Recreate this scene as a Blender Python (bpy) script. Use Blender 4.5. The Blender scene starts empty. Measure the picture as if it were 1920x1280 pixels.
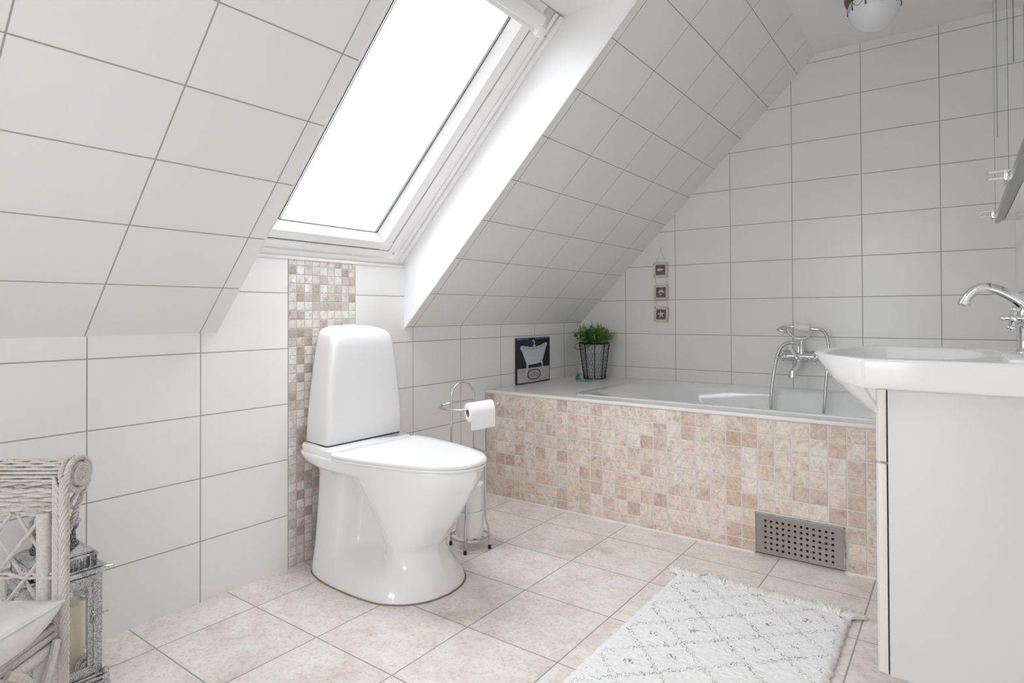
import bpy, bmesh, math, random
from mathutils import Vector, Matrix
from math import sin, cos, pi, radians, sqrt, atan2

SC = bpy.context.scene
COL = SC.collection
random.seed(7)

# ------------------------------------------------------------ camera
cam_data = bpy.data.cameras.new('camera')
cam = bpy.data.objects.new('camera', cam_data)
COL.objects.link(cam)
F_PIX, YAW, PITCH, ROLL = 1142.765, radians(36.322), radians(0.607), radians(-0.204)
_f = Vector((-sin(YAW)*cos(PITCH), cos(YAW)*cos(PITCH), sin(PITCH)))
_r = Vector((cos(YAW), sin(YAW), 0)); _u = _r.cross(_f)
_r2 = _r*cos(ROLL)+_u*sin(ROLL); _u2 = -_r*sin(ROLL)+_u*cos(ROLL)
M = Matrix((_r2, _u2, -_f)).transposed().to_4x4()
M.translation = Vector((1.9622, -3.4150, 0.9160))
cam.matrix_world = M
cam_data.sensor_width = 36.0
cam_data.lens = F_PIX/1920*36
cam_data.shift_y = -(640-576.44)/1920
cam_data.clip_start = 0.02
SC.camera = cam

# ------------------------------------------------------------ world, light, exposure
SC.view_settings.view_transform = 'Standard'
SC.view_settings.look = 'None'
SC.view_settings.gamma = 1
SC.view_settings.use_curve_mapping = False
SC.view_settings.exposure = 1.06
world = bpy.data.worlds.new('overcast_sky'); SC.world = world
world.use_nodes = True
bg = world.node_tree.nodes['Background']
_wt = world.node_tree
_tc = _wt.nodes.new('ShaderNodeTexCoord'); _sx = _wt.nodes.new('ShaderNodeSeparateXYZ'); _cr = _wt.nodes.new('ShaderNodeValToRGB')
_mr = _wt.nodes.new('ShaderNodeMapRange'); _mr.inputs[1].default_value = -1.0; _mr.inputs[2].default_value = 1.0
_wt.links.new(_tc.outputs['Generated'], _sx.inputs[0]); _wt.links.new(_sx.outputs[2], _mr.inputs[0]); _wt.links.new(_mr.outputs[0], _cr.inputs[0])
_e = _cr.color_ramp.elements          # overcast sky: bright zenith, paler horizon, light ground below
_e[0].position = 0.0; _e[0].color = (0.20, 0.20, 0.20, 1)
_e[1].position = 1.0; _e[1].color = (0.945, 0.975, 1.02, 1)
for _p, _c in ((0.46, 0.22), (0.52, 0.36), (0.75, 0.72)):
    _n = _e.new(_p); _n.color = (_c*0.945, _c*0.975, _c*1.02, 1)
# broad bright patch added to the sky to lift the far end
_d = _wt.nodes.new('ShaderNodeVectorMath'); _d.operation = 'DOT_PRODUCT'; _d.inputs[1].default_value = Vector((-0.38, -0.84, 0.38)).normalized()
_wt.links.new(_tc.outputs['Generated'], _d.inputs[0])
_mx = _wt.nodes.new('ShaderNodeMath'); _mx.operation = 'MAXIMUM'; _mx.inputs[1].default_value = 0.0; _wt.links.new(_d.outputs['Value'], _mx.inputs[0])
_pw = _wt.nodes.new('ShaderNodeMath'); _pw.operation = 'POWER'; _pw.inputs[1].default_value = 16.0; _wt.links.new(_mx.outputs[0], _pw.inputs[0])
_ml = _wt.nodes.new('ShaderNodeMath'); _ml.operation = 'MULTIPLY_ADD'; _ml.inputs[1].default_value = 0.8; _ml.inputs[2].default_value = 6.0; _wt.links.new(_pw.outputs[0], _ml.inputs[0])
_wt.links.new(_cr.outputs[0], bg.inputs[0]); _wt.links.new(_ml.outputs[0], bg.inputs[1])
SC.cycles.max_bounces = 14
SC.cycles.diffuse_bounces = 10
SC.cycles.glossy_bounces = 4
SC.cycles.transmission_bounces = 8
SC.cycles.transparent_max_bounces = 16
SC.cycles.sample_clamp_indirect = 6
SC.cycles.use_denoising = True
SC.cycles.use_adaptive_sampling = True
SC.cycles.adaptive_threshold = 0.05
SC.cycles.adaptive_min_samples = 20

def portal(name, loc, size, aim):
    l = bpy.data.lights.new(name, 'AREA'); l.shape = 'RECTANGLE'
    l.size, l.size_y = size; l.cycles.is_portal = True
    o = bpy.data.objects.new(name, l); COL.objects.link(o)
    o.location = loc
    o.rotation_euler = Vector(aim).to_track_quat('-Z', 'Y').to_euler()
    return o
portal('skylight_daylight', (0.30, -1.96, 1.66), (0.95, 1.3), (0.7071, 0, -0.7071))
portal('added_doorway_fill', (1.125, -4.87, 1.02), (0.75, 2.04), (0, 1, 0))  # portal of the made-up opening that gives fill from behind the camera

# ------------------------------------------------------------ room numbers (metres)
HK = 0.8584          # knee wall height; the slope is z = HK + x
HC = 2.238           # flat ceiling
XS = HC - HK         # where the slope meets the ceiling
XW = 2.158           # right wall
YN = -4.75           # unseen end of the room behind the camera, with the added opening
YL, YR = -2.378, -1.543   # window well
SILL = 1.130
TOPX = 0.815; TOPZ = 1.99  # head of the window well

# ------------------------------------------------------------ node helpers
class NT:
    def __init__(s, name, rough=0.5, color=(0.8, 0.8, 0.8), metal=0.0, **kw):
        s.m = bpy.data.materials.new(name); s.m.use_nodes = True
        s.t = s.m.node_tree; s.n = s.t.nodes; s.l = s.t.links
        s.b = s.n['Principled BSDF']
        s.set('Base Color', (*color, 1)); s.set('Roughness', rough); s.set('Metallic', metal)
        for k, v in kw.items(): s.set(k.replace('_', ' '), v)
    def set(s, k, v):
        if hasattr(v, 'is_linked') or isinstance(v, bpy.types.NodeSocket): s.l.new(v, s.b.inputs[k])
        else: s.b.inputs[k].default_value = v
    def inp(s, sock, v):
        if v is None: return
        if isinstance(v, bpy.types.NodeSocket): s.l.new(v, sock)
        else: sock.default_value = v
    def math(s, op, a, b=None, c=None, clamp=False):
        n = s.n.new('ShaderNodeMath'); n.operation = op; n.use_clamp = clamp
        for i, v in enumerate((a, b, c)): s.inp(n.inputs[i], v)
        return n.outputs[0]
    def pos(s):
        return s.n.new('ShaderNodeTexCoord').outputs['Object']
    def sep(s, v):
        n = s.n.new('ShaderNodeSeparateXYZ'); s.l.new(v, n.inputs[0]); return n.outputs
    def comb(s, x=0.0, y=0.0, z=0.0):
        n = s.n.new('ShaderNodeCombineXYZ')
        for i, v in enumerate((x, y, z)): s.inp(n.inputs[i], v)
        return n.outputs[0]
    def noise(s, vec, scale, detail=3, rough=0.5, dist=0.0):
        n = s.n.new('ShaderNodeTexNoise'); s.l.new(vec, n.inputs['Vector'])
        n.inputs['Scale'].default_value = scale; n.inputs['Detail'].default_value = detail
        n.inputs['Roughness'].default_value = rough; n.inputs['Distortion'].default_value = dist
        return n.outputs['Fac'], n.outputs['Color']
    def white(s, vec):
        n = s.n.new('ShaderNodeTexWhiteNoise'); n.noise_dimensions = '3D'; s.l.new(vec, n.inputs['Vector'])
        return n.outputs['Value'], n.outputs['Color']
    def ramp(s, fac, stops, interp='LINEAR'):
        n = s.n.new('ShaderNodeValToRGB'); s.l.new(fac, n.inputs[0]); e = n.color_ramp.elements
        n.color_ramp.interpolation = interp
        while len(e) < len(stops): e.new(0.5)
        for i, (p, c) in enumerate(stops):
            e[i].position = p; e[i].color = (*c, 1) if len(c) == 3 else c
        return n.outputs[0]
    def mix(s, fac, a, b, blend='MIX'):
        n = s.n.new('ShaderNodeMix'); n.data_type = 'RGBA'; n.blend_type = blend
        s.inp(n.inputs[0], fac)
        for i, v in ((6, a), (7, b)):
            if isinstance(v, tuple) and len(v) == 3: v = (*v, 1)
            s.inp(n.inputs[i], v)
        return n.outputs[2]
    def bump(s, h, strength=0.3, dist=0.002):
        n = s.n.new('ShaderNodeBump'); n.inputs['Strength'].default_value = strength
        n.inputs['Distance'].default_value = dist; s.l.new(h, n.inputs['Height'])
        s.l.new(n.outputs[0], s.b.inputs['Normal']); return n.outputs[0]
    def grid(s, a, pitch, off):
        """cell index and distance (m) to the nearest joint along one axis"""
        t = s.math('DIVIDE', s.math('SUBTRACT', a, off), pitch)
        fl = s.math('FLOOR', t); fr = s.math('SUBTRACT', t, fl)
        d = s.math('MULTIPLY', s.math('MINIMUM', fr, s.math('SUBTRACT', 1.0, fr)), pitch)
        return fl, d

def smoothstep_mask(N, d, w, soft):
    n = N.n.new('ShaderNodeMapRange'); n.interpolation_type = 'SMOOTHSTEP'
    N.l.new(d, n.inputs[0]); n.inputs[1].default_value = w; n.inputs[2].default_value = w+soft
    return n.outputs[0]          # 0 in the joint, 1 on the tile

GROUT = (0.38, 0.37, 0.36)
def wall_tile(name, au, av, pu, ou, pv, ov, kv=1.0, grout=0.0021):
    """glazed off-white wall tile; au/av are the axes (0,1,2)"""
    N = NT(name, 0.22); p = N.pos(); xyz = N.sep(p)
    iu, du = N.grid(xyz[au], pu, ou); iv, dv = N.grid(xyz[av], pv, ov)
    if kv != 1.0: dv = N.math('MULTIPLY', dv, kv)
    d = N.math('MINIMUM', du, dv)
    m = smoothstep_mask(N, d, grout*0.72, 0.0007)
    rnd, _ = N.white(N.comb(iu, iv, 3.0))
    streak, _ = N.noise(N.comb(N.math('MULTIPLY', xyz[au], 55.0), N.math('MULTIPLY', xyz[av], 3.0), 0.0), 1.0, 2)
    tint = N.math('ADD', N.math('MULTIPLY', rnd, 0.5), N.math('MULTIPLY', streak, 0.5))
    tile = N.mix(tint, (0.850, 0.843, 0.832), (0.880, 0.874, 0.865))
    N.set('Base Color', N.mix(m, GROUT, tile))
    N.set('Roughness', N.mix(m, (0.85,)*3, (0.24,)*3))
    return N.m

def stone_mosaic(name, au, av, pu, ou, pv, ov, cols, groutcol, g=0.0016, seed=1.0):
    N = NT(name, 0.45); p = N.pos(); xyz = N.sep(p)
    iu, du = N.grid(xyz[au], pu, ou); iv, dv = N.grid(xyz[av], pv, ov)
    wob, _ = N.noise(p, 130, 2)
    d = N.math('ADD', N.math('MINIMUM', du, dv), N.math('MULTIPLY', N.math('SUBTRACT', wob, 0.5), 0.0016))
    m = smoothstep_mask(N, d, g, 0.0009)
    rnd, rc = N.white(N.comb(iu, iv, seed))
    base = N.ramp(rnd, cols)
    shift = N.n.new('ShaderNodeVectorMath'); shift.operation = 'MULTIPLY_ADD'
    N.l.new(rc, shift.inputs[0]); shift.inputs[1].default_value = (9, 9, 9); N.l.new(p, shift.inputs[2])
    v1, _ = N.noise(shift.outputs[0], 32, 4, 0.66, 0.9)
    v2, _ = N.noise(shift.outputs[0], 120, 3, 0.7, 0.4)
    spots = N.ramp(v1, [(0.27, (0.60, 0.51, 0.44)), (0.42, (0.88, 0.83, 0.79)), (0.55, (1.02, 1.01, 1.0)), (0.72, (1.13, 1.14, 1.15))])
    c = N.mix(1.0, base, spots, 'MULTIPLY')
    pits = N.ramp(v2, [(0.32, (0.72, 0.66, 0.60)), (0.43, (1, 1, 1))])
    c = N.mix(0.8, c, pits, 'MULTIPLY')
    N.set('Base Color', N.mix(m, groutcol, c))
    N.set('Roughness', N.mix(m, (0.9,)*3, (0.42,)*3))
    h = smoothstep_mask(N, d, g*0.6, 0.0028)
    N.bump(h, 0.6, 0.0018)
    return N.m

def floor_tile():
    N = NT('beige_stone_floor', 0.34); p = N.pos(); xyz = N.sep(p)
    ix, dx = N.grid(xyz[0], 0.310, 0.171); iy, dy = N.grid(xyz[1], 0.2955, -1.161)
    d = N.math('MINIMUM', dx, dy)
    m = smoothstep_mask(N, d, 0.0016, 0.0008)
    rnd, rc = N.white(N.comb(ix, iy, 5.0))
    sh = N.n.new('ShaderNodeVectorMath'); sh.operation = 'MULTIPLY_ADD'
    N.l.new(rc, sh.inputs[0]); sh.inputs[1].default_value = (7, 7, 7); N.l.new(p, sh.inputs[2])
    v = sh.outputs[0]
    big, _ = N.noise(v, 5.5, 4, 0.6, 1.2)
    st = N.n.new('ShaderNodeVectorMath'); st.operation = 'MULTIPLY'; N.l.new(v, st.inputs[0]); st.inputs[1].default_value = (1.0, 1.7, 1)
    mid, _ = N.noise(st.outputs[0], 13, 5, 0.68, 1.1)
    fine, _ = N.noise(v, 90, 3, 0.7)
    c = N.ramp(big, [(0.26, (0.655, 0.565, 0.495)), (0.40, (0.785, 0.73, 0.682)), (0.54, (0.84, 0.80, 0.76)), (0.75, (0.86, 0.835, 0.81))])
    vein = N.ramp(mid, [(0.26, (0.66, 0.59, 0.53)), (0.40, (0.90, 0.865, 0.835)), (0.54, (1.0, 1.0, 1.0)), (0.7, (1.05, 1.05, 1.06))])
    c = N.mix(0.55, c, vein, 'MULTIPLY')
    c = N.mix(0.75, c, N.ramp(fine, [(0.34, (0.78, 0.73, 0.69)), (0.5, (1, 1, 1))]), 'MULTIPLY')
    N.set('Base Color', N.mix(m, (0.36, 0.345, 0.33), c))
    N.set('Roughness', N.mix(m, (0.9,)*3, N.ramp(mid, [(0.3, (0.45,)*3), (0.7, (0.30,)*3)])))
    N.bump(smoothstep_mask(N, d, 0.001, 0.003), 0.4, 0.0012)
    return N.m

def plain(name, color, rough=0.5, metal=0.0, var=0.0, scale=20, bump=0.0, **kw):
    N = NT(name, rough, color, metal, **kw)
    if var or bump:
        f, _ = N.noise(N.pos(), scale, 4, 0.6)
        if var:
            lo = tuple(c*(1-var) for c in color); hi = tuple(min(1, c*(1+var)) for c in color)
            N.set('Base Color', N.ramp(f, [(0.3, lo), (0.7, hi)]))
        if bump: N.bump(f, bump, 0.002)
    return N.m

MAT = {}
MAT['back'] = wall_tile('glazed_tile_back_wall', 0, 2, 0.316, -0.002, 0.20036, 0.9949-0.20036*5)
MAT['kneeL'] = wall_tile('glazed_tile_knee_wall_window_side', 1, 2, 0.3155, -2.116, 0.2004, 0.9949-0.2004*5)
MAT['kneeR'] = wall_tile('glazed_tile_knee_wall_bath_side', 1, 2, 0.3214, -1.812, 0.2004, 0.9949-0.2004*5)
MAT['slopeL'] = wall_tile('glazed_tile_slope_chair_side', 1, 0, 0.3185, -2.116, 0.1435, 0.1405, 1.414)
MAT['slopeR'] = wall_tile('glazed_tile_slope_bath_side', 1, 0, 0.3214, -1.812, 0.1434, 0.146, 1.414)
MAT['right'] = wall_tile('glazed_tile_right_wall', 1, 2, 0.316, 0.0, 0.20036, 0.9949-0.20036*5)
MAT['mosaic'] = stone_mosaic('grey_beige_stone_mosaic', 1, 2, 0.0338, -2.116, 0.0330, 0.0075,
    [(0.0, (0.43, 0.375, 0.33)), (0.2, (0.56, 0.51, 0.46)), (0.45, (0.68, 0.64, 0.595)), (0.75, (0.76, 0.735, 0.70)), (1.0, (0.82, 0.805, 0.785))], (0.50, 0.485, 0.46), 0.0012, 2.0)
MAT['tubtile'] = stone_mosaic('peach_travertine_mosaic', 0, 2, 0.06035, 0.006, 0.0586, 0.0463,
    [(0.0, (0.60, 0.48, 0.385)), (0.16, (0.68, 0.575, 0.48)), (0.5, (0.75, 0.66, 0.575)), (1.0, (0.79, 0.725, 0.66))], (0.68, 0.675, 0.665), 0.0017, 4.0)
MAT['floor'] = floor_tile()
MAT['paint'] = plain('white_wall_paint', (0.85, 0.85, 0.85), 0.55)
MAT['ceil'] = plain('matt_ceiling_paint', (0.88, 0.88, 0.875), 0.7)
MAT['lacquer'] = plain('white_window_lacquer', (0.92, 0.92, 0.92), 0.28)
MAT['gasket'] = plain('dark_window_gasket', (0.06, 0.065, 0.07), 0.5)
MAT['whitestone'] = plain('white_sill_tile', (0.84, 0.835, 0.825), 0.22, var=0.01)
MAT['silicone'] = plain('white_silicone', (0.80, 0.80, 0.79), 0.4)
MAT['ceramic'] = plain('white_glazed_ceramic', (0.86, 0.862, 0.865), 0.12, Coat_Weight=0.25, Coat_Roughness=0.10)
MAT['seatplastic'] = plain('white_seat_plastic', (0.88, 0.882, 0.885), 0.2)
MAT['enamel'] = plain('white_bath_enamel', (0.85, 0.86, 0.865), 0.10, Coat_Weight=0.3)
MAT['chrome'] = plain('polished_chrome', (0.78, 0.79, 0.80), 0.07, 1.0)
MAT['chrome2'] = plain('satin_chrome_wire', (0.62, 0.62, 0.62), 0.16, 1.0)
MAT['rubber'] = plain('black_rubber', (0.02, 0.02, 0.02), 0.6)
MAT['porcelain'] = plain('white_porcelain', (0.85, 0.85, 0.83), 0.12)
MAT['paper'] = plain('white_tissue_paper', (0.88, 0.875, 0.865), 0.9, bump=0.25, scale=220)
MAT['card'] = plain('brown_cardboard_core', (0.34, 0.26, 0.20), 0.9)
MAT['cabinet'] = plain('white_cabinet_lacquer', (0.69, 0.69, 0.685), 0.38)
MAT['dooredge'] = plain('cream_door_edge_foil', (0.80, 0.755, 0.69), 0.35)
MAT['dark'] = plain('dark_gap', (0.015, 0.014, 0.013), 0.8)
MAT['buffer'] = plain('tan_door_buffer', (0.45, 0.36, 0.24), 0.6)
MAT['mirror'] = plain('silvered_mirror', (0.86, 0.89, 0.87), 0.015, 1.0)
MAT['edge_reflection'] = plain('green_edge_and_reflection', (0.05, 0.13, 0.10), 0.15)
MAT['profile'] = plain('grey_aluminium_profile', (0.36, 0.36, 0.36), 0.28, 1.0)
MAT['brass'] = plain('aged_brass', (0.24, 0.16, 0.10), 0.36, 0.85, var=0.2, scale=14)
MAT['blue'] = plain('cobalt_blue_paint', (0.035, 0.06, 0.25), 0.3)
MAT['greyline'] = plain('grey_blue_paint', (0.16, 0.18, 0.24), 0.3)
MAT['globe'] = plain('opal_white_glass', (0.80, 0.81, 0.83), 0.12, Coat_Weight=0.3)
MAT['blackwire'] = plain('black_iron_wire', (0.018, 0.017, 0.016), 0.45, 0.4)
MAT['zinc'] = plain('grey_zinc_pot', (0.50, 0.51, 0.52), 0.42, 0.35, var=0.15, scale=26)
MAT['soil'] = plain('dark_soil', (0.03, 0.022, 0.015), 0.95)
MAT['cream'] = plain('cream_painted_wood', (0.66, 0.60, 0.53), 0.6, var=0.08, scale=60)
MAT['photo'] = plain('grey_picture_ground', (0.16, 0.15, 0.145), 0.7, var=0.35, scale=160)
MAT['shell'] = plain('pale_shell', (0.66, 0.65, 0.63), 0.6, var=0.1, scale=90)
MAT['string'] = plain('beige_string', (0.55, 0.49, 0.42), 0.9)
MAT['nail'] = plain('dark_nail', (0.06, 0.05, 0.045), 0.5)
MAT['candle'] = plain('cream_candle_wax', (0.74, 0.66, 0.46), 0.45, Subsurface_Weight=0.0)
MAT['cabwhite'] = plain('white_mirror_cabinet_body', (0.84, 0.84, 0.84), 0.35)

N = NT('wicker_grey_paint', 0.55)
f1, _ = N.noise(N.pos(), 190, 3, 0.6); f2, _ = N.noise(N.pos(), 11, 3, 0.6)
c = N.ramp(f1, [(0.28, (0.42, 0.375, 0.335)), (0.40, (0.54, 0.505, 0.47)), (0.7, (0.62, 0.60, 0.575))])
c = N.mix(N.ramp(f2, [(0.60, (0,)*3), (0.72, (0.6,)*3)]), c, (0.42, 0.31, 0.22))
N.set('Base Color', c); N.bump(f1, 0.2, 0.001); MAT['wicker'] = N.m

N = NT('polished_aged_silver', 0.24, metal=1.0)
f1, _ = N.noise(N.pos(), 40, 4, 0.6); f2, _ = N.noise(N.pos(), 220, 3, 0.6)
c = N.ramp(f1, [(0.32, (0.34, 0.34, 0.35)), (0.55, (0.58, 0.59, 0.61)), (0.7, (0.70, 0.71, 0.73))])
c = N.mix(N.ramp(f2, [(0.34, (0.75,)*3), (0.42, (0,)*3)]), c, (0.10, 0.095, 0.09))
N.set('Base Color', c); N.set('Roughness', N.ramp(f1, [(0.3, (0.34,)*3), (0.7, (0.18,)*3)])); N.bump(f2, 0.15, 0.001); MAT['silver'] = N.m
N = NT('embossed_aged_silver', 0.34, metal=0.95)
f1, _ = N.noise(N.pos(), 420, 4, 0.6, 0.3)
c = N.ramp(f1, [(0.33, (0.10, 0.096, 0.092)), (0.43, (0.36, 0.36, 0.36)), (0.58, (0.66, 0.67, 0.69))])
N.set('Base Color', c); N.bump(f1, 0.6, 0.002); MAT['ornate'] = N.m
N = NT('dark_aged_silver_metal', 0.45, metal=0.8)
f1, _ = N.noise(N.pos(), 260, 3, 0.7)
N.set('Base Color', N.ramp(f1, [(0.42, (0.02, 0.02, 0.02)), (0.52, (0.14, 0.14, 0.145)), (0.66, (0.60, 0.61, 0.62))])); N.bump(f1, 0.8, 0.003); MAT['filigree'] = N.m

N = NT('brushed_steel', 0.30, (0.36, 0.335, 0.315), 1.0)
p = N.sep(N.pos()); s1, _ = N.noise(N.comb(N.math('MULTIPLY', p[0], 6.0), 0.0, N.math('MULTIPLY', p[2], 900.0)), 1.0, 2)
N.set('Roughness', N.ramp(s1, [(0.3, (0.26,)*3), (0.7, (0.40,)*3)])); MAT['steel'] = N.m

N = NT('ribbed_chrome_hose', 0.16, (0.60, 0.60, 0.60), 1.0)
MAT['hose'] = N.m

N = NT('cushion_cotton', 0.9)
p = N.pos(); f1, _ = N.noise(p, 16, 3, 0.55, 1.5); f2, _ = N.noise(p, 900, 2)
c = N.ramp(f1, [(0.38, (0.76, 0.75, 0.72)), (0.52, (0.75, 0.735, 0.70)), (0.60, (0.68, 0.70, 0.65)), (0.68, (0.74, 0.73, 0.70))])
N.set('Base Color', c); N.bump(f2, 0.15, 0.001); MAT['cushion'] = N.m

N = NT('leaf_green', 0.42)
oi, _ = N.noise(N.pos(), 60, 2)
N.set('Base Color', N.ramp(oi, [(0.3, (0.05, 0.16, 0.02)), (0.5, (0.14, 0.31, 0.04)), (0.72, (0.36, 0.50, 0.12))])); MAT['leaf'] = N.m

def clear_glass(name, col, alpha, rough=0.02):
    N = NT(name, rough, col); N.n.remove(N.b)
    out = [n for n in N.n if n.type == 'OUTPUT_MATERIAL'][0]
    tr = N.n.new('ShaderNodeBsdfTransparent'); tr.inputs[0].default_value = (*col, 1)
    gl = N.n.new('ShaderNodeBsdfGlossy'); gl.inputs['Roughness'].default_value = rough
    mx = N.n.new('ShaderNodeMixShader'); mx.inputs[0].default_value = alpha
    N.l.new(tr.outputs[0], mx.inputs[1]); N.l.new(gl.outputs[0], mx.inputs[2]); N.l.new(mx.outputs[0], out.inputs[0])
    return N.m
MAT['pane'] = clear_glass('clear_window_glass', (1, 1, 1), 0.04)
MAT['lglass'] = clear_glass('clear_lantern_glass', (0.97, 0.98, 0.97), 0.08)
MAT['glass'] = plain('clear_bottle_glass', (0.95, 0.98, 0.98), 0.02, Transmission_Weight=1.0, IOR=1.45)
MAT['tealglass'] = plain('teal_bottle_glass', (0.03, 0.30, 0.30), 0.03, Transmission_Weight=0.7, IOR=1.45)
MAT['aqua'] = plain('pale_aqua_glass', (0.30, 0.72, 0.62), 0.08, Transmission_Weight=0.6, IOR=1.4)

def rug_material():
    N = NT('white_rug_pile', 0.95); p = N.pos(); x, y, z = N.sep(p)
    n1, nc = N.noise(p, 85, 1, 0.5)
    s = N.sep(nc)
    dx = N.math('ADD', N.math('SUBTRACT', x, 1.26-1.43), N.math('MULTIPLY', N.math('SUBTRACT', s[0], 0.5), 0.028))
    dy = N.math('ADD', N.math('SUBTRACT', y, -1.459+1.85), N.math('MULTIPLY', N.math('SUBTRACT', s[1], 0.5), 0.028))
    a = N.math('DIVIDE', dx, 0.167); b = N.math('DIVIDE', dy, 0.166)
    P = N.math('ADD', a, b); Q = N.math('SUBTRACT', a, b)
    def near_half(v, off):
        fr = N.math('FRACT', N.math('ADD', v, 100.0))
        return N.math('ABSOLUTE', N.math('SUBTRACT', fr, off))
    def line(v, o): return N.math('MINIMUM', near_half(v, 0.5-o), near_half(v, 0.5+o))
    d = N.math('MINIMUM', line(P, 0.035), line(Q, 0.035))
    ln = N.math('LESS_THAN', d, 0.0078)
    brk, _ = N.noise(p, 120, 1)
    ln = N.math('MULTIPLY', ln, N.math('GREATER_THAN', brk, 0.42))
    # only between the plain margins at the two long edges
    ins = N.math('LESS_THAN', N.math('ABSOLUTE', x), 0.246)
    ln = N.math('MULTIPLY', ln, ins)
    # a small dark knot in the middle of a diamond
    pa = N.math('DIVIDE', N.math('SUBTRACT', x, 1.26-1.43), 0.167); pb = N.math('DIVIDE', N.math('SUBTRACT', y, -1.459+1.85), 0.166)
    PP = N.math('ADD', pa, pb); QQ = N.math('SUBTRACT', pa, pb)
    def cen(v): return N.math('SUBTRACT', N.math('FRACT', N.math('ADD', v, 100.5)), 0.5)
    cp, cq = cen(PP), cen(QQ)
    rr = N.math('SQRT', N.math('ADD', N.math('MULTIPLY', cp, cp), N.math('MULTIPLY', cq, cq)))
    ip = N.math('FLOOR', N.math('ADD', PP, 100.5)); iq = N.math('FLOOR', N.math('ADD', QQ, 100.5))
    rnd, _ = N.white(N.comb(ip, iq, 1.0))
    sp, _ = N.noise(p, 170, 2)
    kn = N.math('MULTIPLY', N.math('LESS_THAN', rr, 0.115), N.math('GREATER_THAN', sp, 0.56))
    kn = N.math('MULTIPLY', kn, N.math('GREATER_THAN', rnd, 0.22))
    kn = N.math('MULTIPLY', kn, ins)
    f, _ = N.noise(p, 300, 3, 0.6)
    base = N.ramp(f, [(0.3, (0.86, 0.86, 0.86)), (0.7, (0.92, 0.92, 0.925))])
    c = N.mix(N.math('MULTIPLY', ln, 0.78), base, (0.15, 0.13, 0.115))
    c = N.mix(N.math('MULTIPLY', kn, 0.85), c, (0.12, 0.09, 0.075))
    N.set('Base Color', c); N.bump(f, 0.3, 0.003)
    return N.m
MAT['rug'] = rug_material()
MAT['fringe'] = plain('cream_cotton_fringe', (0.88, 0.87, 0.845), 0.95, var=0.05, scale=300)

def sign_floral():
    N = NT('grey_floral_tin', 0.45); p = N.pos()
    f, _ = N.noise(p, 75, 2, 0.5, 2.2)
    lines = N.ramp(f, [(0.44, (0.62, 0.62, 0.61)), (0.485, (0.30, 0.30, 0.30)), (0.51, (0.30, 0.30, 0.30)), (0.55, (0.64, 0.64, 0.63))])
    N.set('Base Color', lines); return N.m
MAT['floral'] = sign_floral()
MAT['navy'] = plain('navy_painted_tin', (0.018, 0.022, 0.045), 0.35, var=0.4, scale=40)
MAT['tubpaint'] = plain('pale_blue_white_paint', (0.60, 0.64, 0.65), 0.45, var=0.07, scale=25)
MAT['tubshade'] = plain('grey_green_paint', (0.47, 0.50, 0.49), 0.45, var=0.05, scale=25)
MAT['ink'] = plain('black_ink', (0.02, 0.02, 0.025), 0.5)
MAT['scuff'] = plain('worn_bare_tin', (0.45, 0.44, 0.43), 0.45, 0.3)
MAT['greyink'] = plain('grey_ink', (0.20, 0.20, 0.21), 0.6)

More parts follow.
